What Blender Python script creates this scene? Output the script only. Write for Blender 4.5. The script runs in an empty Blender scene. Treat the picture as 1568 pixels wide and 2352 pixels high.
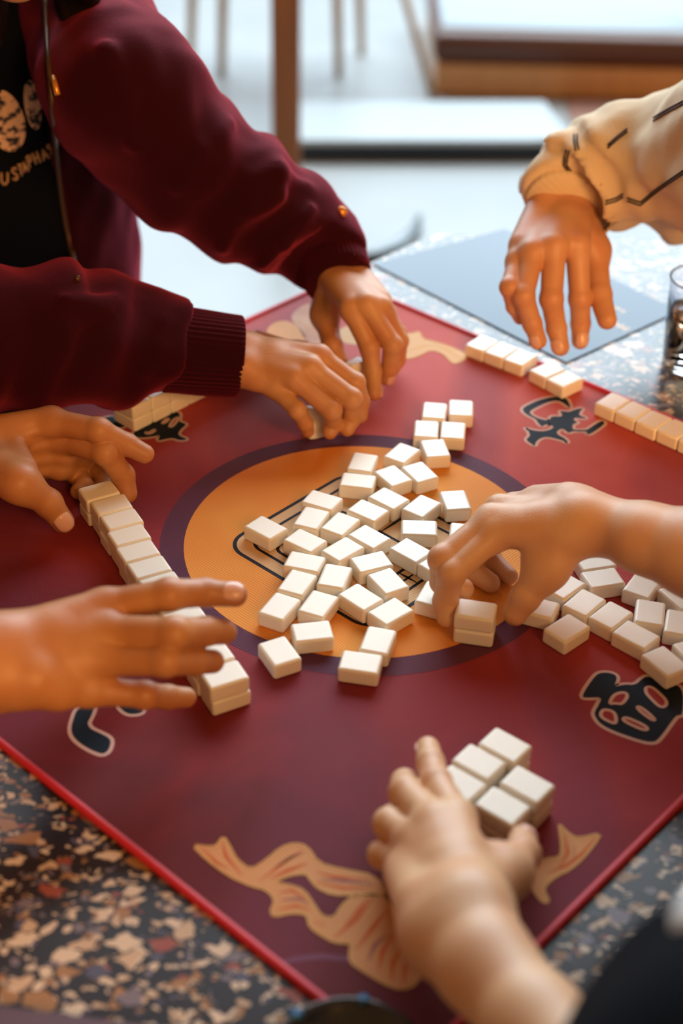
import bpy, bmesh, math, random
import numpy as np
from mathutils import Vector, Matrix, Euler
random.seed(7)
sc = bpy.context.scene
COL = sc.collection
# ================================================================ camera
cam_d = bpy.data.cameras.new('camera'); cam = bpy.data.objects.new('camera', cam_d); COL.objects.link(cam)
sc.camera = cam
CAM = [-0.0193, -1.0336, 1.5057]
PITCH, ROLL = 0.60992, 0.02353
cam.location = CAM
_f = Vector((0, math.cos(PITCH), -math.sin(PITCH))); _u = Vector((0, math.sin(PITCH), math.cos(PITCH))); _x = Vector((1, 0, 0))
_x2 = _x * math.cos(ROLL) + _u * math.sin(ROLL); _u2 = -_x * math.sin(ROLL) + _u * math.cos(ROLL)
cam.rotation_euler = Matrix((_x2, _u2, -_f)).transposed().to_euler()
cam_d.sensor_fit = 'VERTICAL'; cam_d.sensor_height = 36; cam_d.sensor_width = 24; cam_d.lens = 51.1714
cam_d.clip_start = .02
cam_d.dof.use_dof = True; cam_d.dof.focus_distance = 1.245; cam_d.dof.aperture_fstop = 2.9
# ================================================================ world, light, exposure
w = bpy.data.worlds.new('world'); sc.world = w; w.use_nodes = True
bg = w.node_tree.nodes['Background']; bg.inputs[0].default_value = (1.0, .50, .20, 1); bg.inputs[1].default_value = .30
def area(name, loc, target, sx, sy, power, col, spread=180):
    l = bpy.data.lights.new(name, 'AREA'); l.shape = 'RECTANGLE'; l.size = sx; l.size_y = sy
    l.energy = power; l.color = col; l.spread = math.radians(spread)
    o = bpy.data.objects.new(name, l); COL.objects.link(o); o.location = loc
    o.rotation_euler = (Vector(target) - Vector(loc)).to_track_quat('-Z', 'Y').to_euler(); return o
area('window_daylight', (.7, 5.3, 3.9), (.1, .2, .8), 7.0, 4.0, 800, (.74, .90, 1.0))
area('lounge_lamp_light', (.85, -1.75, 1.75), (.1, 0, .8), .9, .9, 52, (1.0, .50, .18))
sc.view_settings.view_transform = 'Standard'; sc.view_settings.look = 'None'
sc.view_settings.exposure = 0.0; sc.view_settings.gamma = 1.0; sc.view_settings.use_curve_mapping = False
# ================================================================ helpers
# ---------------------------------------------------------------- implicit-surface modelling (numpy)
def v3(a): return np.asarray(a, dtype=np.float64)
def nrm(a):
    a = v3(a); return a / (np.linalg.norm(a) + 1e-12)
def cone(P, a, b, ra, rb):
    a = v3(a); b = v3(b); ab = b - a
    t = np.clip((P - a) @ ab / (ab @ ab + 1e-12), 0, 1)
    return np.linalg.norm(P - a - t[:, None] * ab, axis=1) - (ra + (rb - ra) * t)
def ball(P, c, r): return np.linalg.norm(P - v3(c), axis=1) - r
def ellip(P, c, ax, rad):
    """ellipsoid, ax = 3 rows of unit axes"""
    q = (P - v3(c)) @ np.array(ax).T / v3(rad)
    k = np.linalg.norm(q, axis=1)
    return (k - 1) * min(rad) * (0.55 + 0.45 * np.clip(1 / (k + 1e-6), 0, 1)) if True else k
def smin(a, b, k):
    h = np.clip(0.5 + 0.5 * (b - a) / k, 0, 1)
    return b + (a - b) * h - k * h * (1 - h)
def smax(a, b, k): return -smin(-a, -b, k)
def path(P, pts, rad, k=0.006):
    d = None
    for i in range(len(pts) - 1):
        e = cone(P, pts[i], pts[i + 1], rad[i], rad[i + 1])
        d = e if d is None else smin(d, e, k)
    return d

FR = {'index': (.0106, .0098, .0087, .0077), 'middle': (.0108, .0100, .0089, .0079),
      'ring': (.0102, .0095, .0084, .0074), 'pinky': (.0091, .0083, .0074, .0065)}
def hand_sdf(P, H):
    """one hand with wrist and forearm; all joints are world points"""
    s = H.get('s', 1.0)
    W = v3(H['wrist']); M = {n: v3(H[n][0]) for n in FR}
    lat = nrm(M['index'] - M['pinky'])
    fwd = nrm((M['middle'] + M['ring']) / 2 - W)
    dor = nrm(np.cross(lat, fwd)) * H['side']
    lat = nrm(lat - fwd * (lat @ fwd))
    off = {'index': .015, 'middle': .005, 'ring': -.006, 'pinky': -.015}
    palm = None
    wr = {}
    for n in FR:
        w = W + lat * off[n] * s + fwd * .006; wr[n] = w
        e = cone(P, w, M[n] - dor * .002 * s, .0140 * s, (.0112 if n != 'pinky' else .0102) * s)
        palm = e if palm is None else smin(palm, e, .010 * s)
    # hypothenar + thenar pads on the palm side
    palm = smin(palm, cone(P, W - dor * .009 * s - lat * .014 * s + fwd * .015 * s, M['pinky'] - dor * .009 * s - fwd * .018 * s, .012 * s, .009 * s), .010 * s)
    th = [v3(q) for q in H['thumb']]           # cmc, mcp, ip, tip
    palm = smin(palm, cone(P, th[0], th[1], .0150 * s, .0125 * s), .012 * s)
    palm = smin(palm, cone(P, W + lat * .012 * s - dor * .006 * s, th[1], .012 * s, .010 * s), .012 * s)
    web = (M['index'] * .45 + W * .55) - dor * .005 * s
    palm = smin(palm, cone(P, web, th[1] * .75 + M['index'] * .25 - dor * .002 * s, .009 * s, .0065 * s), .012 * s)
    # forearm
    A = H['arm']                                # list of (centre, half width, half thickness)
    d = palm; prev = (W, .0185 * s, .0150 * s)
    fa = None
    for (c, hw, ht) in A:
        for q in (-1, 1):
            a0 = prev[0] + lat * q * (prev[1] - prev[2]); c = v3(c)
            b0 = c + lat * q * (hw - ht)
            e = cone(P, a0, b0, prev[2], ht)
            fa = e if fa is None else smin(fa, e, .012)
        e = cone(P, prev[0], c, prev[2], ht); fa = smin(fa, e, .012)
        prev = (c, hw, ht)
    palm = smin(palm, fa, .018 * s)
    # ulna head, tendons, knuckles
    palm = smin(palm, ball(P, W - lat * .017 * s + dor * .006 * s - fwd * .012 * s, .0105 * s), .008 * s)
    for n in FR:
        palm = smin(palm, cone(P, wr[n] * .75 + M[n] * .25 + dor * .0115 * s, M[n] + dor * .0075 * s, .0016 * s, .0024 * s), .0045 * s)
        palm = smin(palm, ball(P, M[n] + dor * .0038 * s, .0089 * s), .0045 * s)
    out = palm
    for n in FR:
        j = [v3(q) for q in H[n]]; r = [q * s for q in FR[n]]
        f1 = cone(P, j[0], j[1], r[0], r[1] * .97)
        f = smin(f1, ball(P, j[1], r[1] * 1.04), .003 * s)
        f = smin(f, cone(P, j[1], j[2], r[1] * .97, r[2]), .0025 * s)
        f = smin(f, ball(P, j[2], r[2] * 1.03), .002 * s)
        e = nrm(j[3] - j[2])
        f = smin(f, cone(P, j[2], j[3] - e * r[3] * .9, r[2] * .98, r[3]), .002 * s)
        # crease on the inner side of the joints
        for q in (1, 2):
            inn = nrm(nrm(j[q - 1] - j[q]) + nrm(j[q + 1] - j[q]) + 1e-4)
            if np.linalg.norm(nrm(j[q - 1] - j[q]) + nrm(j[q + 1] - j[q])) > .25:
                ax = nrm(np.cross(inn, j[q + 1] - j[q]))
                c0 = j[q] + inn * r[q] * 1.15
                f = smax(f, -(cone(P, c0 - ax * .006, c0 + ax * .006, .0009, .0009)), .0015)
        g = smin(palm, f1, .0065 * s)
        out = np.minimum(out, np.minimum(g, f))
    t = smin(cone(P, th[1], th[2], .0122 * s, .0104 * s), ball(P, th[2], .0108 * s), .003)
    e = nrm(th[3] - th[2])
    t2 = smin(t, cone(P, th[2], th[3] - e * .008 * s, .0102 * s, .0088 * s), .003 * s)
    out = np.minimum(out, np.minimum(smin(palm, t, .012 * s), t2))
    return out

def polygonise(fn, lo, hi, h, coarse=4):
    """surface nets on a narrow band"""
    lo = v3(lo); hi = v3(hi)
    n = (np.ceil((hi - lo) / (h * coarse)).astype(int) + 1) * coarse
    nc = n // coarse + 1
    ax = [lo[i] + (np.arange(nc[i]) * coarse + (coarse - 1) / 2.0) * h for i in range(3)]
    G = np.stack(np.meshgrid(*ax, indexing='ij'), -1).reshape(-1, 3)
    cv = fn(G).reshape(nc)
    V = np.repeat(np.repeat(np.repeat(cv, coarse, 0), coarse, 1), coarse, 2).astype(np.float32)
    m = np.abs(V) < h * coarse * 1.45
    I = np.argwhere(m)
    V[m] = fn(lo + I * h)
    s = V < 0
    shp = np.array(V.shape) - 1
    c = [(a, b, d) for a in (0, 1) for b in (0, 1) for d in (0, 1)]
    sub = lambda A, o: A[o[0]:o[0] + shp[0], o[1]:o[1] + shp[1], o[2]:o[2] + shp[2]]
    cnt = sum(sub(s, o).astype(np.int8) for o in c)
    mix = (cnt > 0) & (cnt < 8)
    cells = np.argwhere(mix)
    idx = -np.ones(shp, np.int64); idx[mix] = np.arange(len(cells))
    acc = np.zeros((len(cells), 3)); w = np.zeros(len(cells))
    for i, a in enumerate(c):
        for b in c[i + 1:]:
            if sum(abs(a[k] - b[k]) for k in range(3)) != 1: continue
            va = V[tuple((cells + a).T)]; vb = V[tuple((cells + b).T)]
            x = (va < 0) != (vb < 0)
            t = np.where(x, va / np.where(x, va - vb, 1), 0)
            p = np.array(a) + (np.array(b) - np.array(a)) * t[:, None]
            acc[x] += p[x]; w[x] += 1
    verts = lo + (cells + acc / w[:, None]) * h
    quads = []
    for k in range(3):
        e = np.zeros(3, int); e[k] = 1
        u, v_ = [q for q in range(3) if q != k]
        A = s[:-1, :-1, :-1]
        B = s[e[0]:e[0] + shp[0], e[1]:e[1] + shp[1], e[2]:e[2] + shp[2]]
        E = np.argwhere(A != B)
        E = E[(E[:, u] > 0) & (E[:, v_] > 0)]
        du = np.zeros(3, int); du[u] = 1; dv = np.zeros(3, int); dv[v_] = 1
        q = np.stack([idx[tuple(E.T)], idx[tuple((E - du).T)], idx[tuple((E - du - dv).T)], idx[tuple((E - dv).T)]], 1)
        ins = A[tuple(E.T)]
        flip = ins if k != 1 else ~ins
        q[flip] = q[flip][:, ::-1]
        quads.append(q[(q >= 0).all(1)])
    return verts, np.concatenate(quads)[:, ::-1]
def hand_box(H, pad=.03):
    pts = [H['wrist']] + [q for n in FR for q in H[n]] + list(H['thumb']) + [a[0] for a in H['arm']]
    p = np.array(pts, float); return p.min(0) - pad - .01, p.max(0) + pad + .01
# ---------------------------------------------------------------- clothing shapes
ZT_ = .752
def wrinkle(P, a, f, ph=0.0):
    x = P[:, 0] * f; y = P[:, 1] * f; z = P[:, 2] * f
    return a * (np.sin(x * 1.1 + 1.7 * np.sin(y * .7 + ph) + z * .6) * np.sin(y * .9 + z * 1.3 + ph) + .5 * np.sin(x * 2.1 - z * 1.7 + 1.3 * np.sin(y * 1.9) + ph))
def torso_sdf(P, J, g):
    C = v3(J['chest']); L = v3(J['latd']); F = v3(J['fwd']); up = v3([0, 0, 1])
    d = None
    for q in (-1, 1):
        e = cone(P, C - up * .42 + L * q * .065 - F * .02, C + up * .05 + L * q * .075, .115 + g, .105 + g)
        e = smin(e, cone(P, C + up * .05 + L * q * .075, C + up * .145 + L * q * .125 - F * .03, .105 + g, .062 + g), .05)
        d = e if d is None else smin(d, e, .06)
    d = smin(d, cone(P, C + up * .10 - F * .03, C + up * .20 - F * .035, .07 + g, .052 + g), .04)
    return d
def shirt_sdf(P, J):
    C = v3(J['chest']); up = v3([0, 0, 1])
    d = torso_sdf(P, J, 0) + wrinkle(P, .0012, 38)
    return np.maximum(d, (P - C) @ up - .185)
def sleeve(P, S, k=.02):
    d = None
    for i in range(len(S) - 1):
        e = cone(P, S[i][0], S[i + 1][0], S[i][1], S[i + 1][1])
        d = e if d is None else smin(d, e, k)
    return d
def cut_end(P, d, c):
    c0 = v3(c[0][0]); n = nrm(v3(c[-1][0]) - c0)
    return np.where(np.linalg.norm(P - c0, axis=1) < .062, smax(d, (P - c0) @ n - .014, .004), d)
def jacket_sdf(P, J):
    C = v3(J['chest']); L = v3(J['latd']); F = v3(J['fwd']); up = v3([0, 0, 1])
    body = torso_sdf(P, J, .012)
    # hanging front panels: cut the opening, keep the sides and the back
    z = (P - C) @ up
    lat = (P - C) @ L
    front = (P - C) @ F
    zc = np.clip(z, -.25, .15); edge = J['open'][0] + J['open'][1] * zc + J['open'][2] * zc * zc
    cut = np.where(front > -.02, edge - lat, -1.0)     # positive inside the opening on the wearer's right side of the zip
    cut = np.minimum(cut, lat - edge + .20)                  # other panel stays
    body = smax(body, cut, .010)
    body = smax(body, z - .20, .01)
    a = sleeve(P, J['left_sleeve']); b = sleeve(P, J['right_sleeve'])
    a = np.minimum(a, 9); 
    sh = [(C + L * .125 + up * .12 - F * .03, .070), (J['left_sleeve'][0][0], .068)]
    sh2 = [(C - L * .125 + up * .12 - F * .03, .070), (J['right_sleeve'][0][0], .068)]
    a = smin(a, sleeve(P, sh), .03); b = smin(b, sleeve(P, sh2), .03)
    for pts, r, k in J.get('ridges', []):
        e = path(P, pts, [r * .5] + [r] * (len(pts) - 2) + [r * .5], .006)
        if v3(pts[0])[2] < ZT_ + .135 and v3(pts[0])[1] < .33: b = smin(b, e, k)
        else: a = smin(a, e, k)
    for S, sg in (('left_sleeve', 1), ('right_sleeve', -1)):
        q = v3(J[S][-1][0]); t = np.linalg.norm(P - q, axis=1)
        tw = P @ L * 30 * sg + P[:, 2] * 45
        fo = .0042 * np.sin(t * 105 + 1.1 * np.sin(tw) + .8 * np.sin(P[:, 0] * 31)) * np.exp(-((t - .09) / .09) ** 2)
        if S[0] == 'l': a = a - fo
        else: b = b - fo * .9
    d = smin(body, smin(a, b, .002), .035)
    d = cut_end(P, cut_end(P, d, J['left_cuff']), J['right_cuff'])
    d = d + wrinkle(P, .0022, 42) + wrinkle(P, .0030, 19, 1.3)
    return d
def sweater_sdf(P, S):
    d = smin(sleeve(P, S['sleeve']), sleeve(P, S['lower']), .012)
    q = v3(S['sleeve'][0][0]); t = np.linalg.norm(P - q, axis=1)
    d = d - .0052 * np.sin(t * 230 + 1.2 * np.sin(P[:, 0] * 60) + .8 * np.sin(P[:, 2] * 50 + 1)) * np.exp(-((t - .05) / .045) ** 2)
    d = d - .0055 * np.sin(P[:, 0] * 75 - P[:, 2] * 40 + 1.4 * np.sin(P[:, 1] * 25)) * np.clip((t - .05) / .08, 0, 1)
    return cut_end(P, d + wrinkle(P, .0026, 55, .7) + wrinkle(P, .0042, 30, 2.1), S['cuff'])

HANDS = {"jacket_right":{"side":1,"s":1.0,"wrist":[-0.1237,0.1983,0.822],"index":[[-0.0439,0.2014,0.824],[-0.0092,0.1865,0.8055],[-0.003,0.1915,0.7818],[-0.0039,0.185,0.761]],"middle":[[-0.0522,0.178,0.825],[-0.0124,0.1637,0.8011],[-0.0118,0.1723,0.7735],[-0.0185,0.1617,0.761]],"ring":[[-0.0669,0.1671,0.819],[-0.0307,0.1527,0.7944],[-0.0291,0.1654,0.7707],[-0.0351,0.1557,0.761]],"pinky":[[-0.0862,0.1703,0.808],[-0.0633,0.148,0.7964],[-0.056,0.1549,0.778],[-0.0526,0.1609,0.761]],"thumb":[[-0.1092,0.2728,0.797],[-0.0634,0.2636,0.79],[-0.0277,0.2393,0.778],[-0.0083,0.2073,0.764]],"arm":[[[-0.1696,0.2249,0.82],0.024,0.018],[[-0.2258,0.2043,0.832],0.03,0.024],[[-0.2863,0.1965,0.844],0.038,0.032],[[-0.4007,0.1655,0.862],0.042,0.038]]},"jacket_left":{"side":-1,"s":1.0,"wrist":[-0.0308,0.3623,0.838],"index":[[-0.0149,0.2787,0.838],[0.0049,0.2598,0.8038],[0.0092,0.2503,0.7811],[0.0112,0.2301,0.761]],"middle":[[0.0009,0.278,0.842],[0.0279,0.2588,0.8082],[0.0262,0.2627,0.7796],[0.0217,0.264,0.761]],"ring":[[0.0149,0.2842,0.836],[0.0354,0.2868,0.7983],[0.0351,0.2942,0.7724],[0.0271,0.2807,0.761]],"pinky":[[0.0212,0.2937,0.824],[0.0351,0.3069,0.7959],[0.0346,0.3128,0.7758],[0.0261,0.3143,0.761]],"thumb":[[-0.0428,0.3725,0.816],[-0.0417,0.3293,0.804],[-0.0332,0.2932,0.788],[-0.0207,0.2745,0.77]],"arm":[[[-0.0358,0.3844,0.844],0.023,0.017],[[-0.0451,0.3817,0.854],0.025,0.02],[[-0.0689,0.3796,0.876],0.028,0.026],[[-0.1137,0.3748,0.904],0.034,0.032]]},"sweater_right":{"side":1,"s":1.14,"wrist":[0.2045,0.4073,0.902],"index":[[0.2112,0.3231,0.89],[0.2165,0.2993,0.8441],[0.2204,0.2996,0.8158],[0.2208,0.2875,0.7936]],"middle":[[0.1867,0.3113,0.894],[0.1842,0.2769,0.8545],[0.1925,0.276,0.8225],[0.1993,0.2622,0.7993]],"ring":[[0.1658,0.3093,0.888],[0.1553,0.2704,0.8602],[0.1664,0.2664,0.8317],[0.1766,0.2589,0.8088]],"pinky":[[0.1519,0.3137,0.876],[0.1417,0.2778,0.8658],[0.149,0.2812,0.8433],[0.1593,0.2854,0.8233]],"thumb":[[0.2226,0.4104,0.888],[0.2344,0.3547,0.872],[0.238,0.3105,0.844],[0.2456,0.2773,0.824]],"arm":[[[0.2092,0.4467,0.917],0.026,0.02],[[0.2566,0.4599,0.942],0.034,0.028],[[0.3213,0.424,0.962],0.042,0.038],[[0.3803,0.3762,0.977],0.046,0.042]]},"left_left":{"side":-1,"s":1.14,"wrist":[-0.3459,0.05,0.804],"index":[[-0.2775,0.0649,0.828],[-0.2329,0.0479,0.8308],[-0.2106,0.0532,0.8138],[-0.1879,0.0494,0.8025]],"middle":[[-0.2729,0.0681,0.81],[-0.2279,0.0412,0.8129],[-0.2151,0.0492,0.7835],[-0.2099,0.04,0.761]],"ring":[[-0.2714,0.0689,0.794],[-0.2517,0.1015,0.7632],[-0.2355,0.0723,0.761],[-0.2342,0.0472,0.761]],"pinky":[[-0.2755,0.0674,0.78],[-0.2632,0.0826,0.761],[-0.2538,0.0631,0.761],[-0.2609,0.0489,0.761]],"thumb":[[-0.3157,-0.0002,0.816],[-0.2922,-0.0151,0.816],[-0.2709,-0.0088,0.792],[-0.255,-0.0112,0.766]],"arm":[[[-0.374,0.0392,0.807],0.026,0.02],[[-0.4109,0.0116,0.817],0.034,0.028],[[-0.4497,-0.0417,0.842],0.042,0.04]]},"left_right":{"side":1,"s":1.16,"wrist":[-0.2464,-0.2767,0.844],"index":[[-0.1864,-0.2286,0.856],[-0.1394,-0.2284,0.8689],[-0.1155,-0.2145,0.8602],[-0.086,-0.2139,0.8579]],"middle":[[-0.1809,-0.2488,0.85],[-0.132,-0.2651,0.8642],[-0.1134,-0.2425,0.8476],[-0.0954,-0.2274,0.8349]],"ring":[[-0.1838,-0.2635,0.838],[-0.1373,-0.2772,0.8497],[-0.1198,-0.2577,0.8326],[-0.104,-0.2412,0.8188]],"pinky":[[-0.1929,-0.2758,0.82],[-0.1539,-0.2738,0.8146],[-0.1405,-0.2595,0.8001],[-0.123,-0.2483,0.79]],"thumb":[[-0.2387,-0.2254,0.828],[-0.2157,-0.2073,0.812],[-0.1904,-0.1888,0.794],[-0.1661,-0.1814,0.78]],"arm":[[[-0.2661,-0.2857,0.852],0.028,0.02],[[-0.3016,-0.303,0.862],0.034,0.028],[[-0.35,-0.3403,0.882],0.042,0.04]]},"front_right":{"side":1,"s":1.14,"wrist":[0.1746,-0.08,0.838],"index":[[0.1028,-0.085,0.824],[0.0689,-0.1138,0.8063],[0.0658,-0.1138,0.778],[0.0684,-0.125,0.761]],"middle":[[0.102,-0.0725,0.828],[0.0622,-0.1023,0.8113],[0.0645,-0.0915,0.7802],[0.0892,-0.0934,0.7716]],"ring":[[0.1116,-0.0471,0.82],[0.0876,-0.0375,0.7783],[0.0911,-0.0487,0.761],[0.1116,-0.072,0.761]],"pinky":[[0.1256,-0.0271,0.81],[0.1051,-0.0208,0.7778],[0.11,-0.0332,0.761],[0.127,-0.0618,0.761]],"thumb":[[0.1572,-0.0954,0.828],[0.1463,-0.1061,0.808],[0.1294,-0.1159,0.786],[0.1182,-0.1224,0.764]],"arm":[[[0.2162,-0.1162,0.847],0.028,0.022],[[0.2513,-0.1414,0.852],0.034,0.029],[[0.2996,-0.185,0.858],0.04,0.038],[[0.3328,-0.2266,0.86],0.044,0.042]]},"front_left":{"side":-1,"s":1.08,"wrist":[0.0512,-0.4683,0.824],"index":[[0.0594,-0.3841,0.814],[0.0478,-0.3418,0.804],[0.0452,-0.319,0.8],[0.044,-0.2933,0.794]],"middle":[[0.0452,-0.3904,0.816],[0.0276,-0.3471,0.8],[0.0286,-0.3189,0.78],[0.0391,-0.3137,0.766]],"ring":[[0.0337,-0.3959,0.806],[0.0167,-0.3695,0.794],[0.0211,-0.3432,0.772],[0.033,-0.3438,0.764]],"pinky":[[0.0259,-0.3987,0.79],[0.0124,-0.3854,0.782],[0.0168,-0.3669,0.766],[0.0252,-0.3672,0.762]],"thumb":[[0.0722,-0.4472,0.812],[0.0877,-0.4215,0.808],[0.1019,-0.3916,0.792],[0.1074,-0.3536,0.768]],"arm":[[[0.0536,-0.4819,0.83],0.033,0.022],[[0.066,-0.5135,0.838],0.026,0.02],[[0.0891,-0.5571,0.846],0.024,0.021],[[0.1191,-0.6175,0.856],0.03,0.027],[[0.1344,-0.651,0.86],0.036,0.034]]}}
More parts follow.
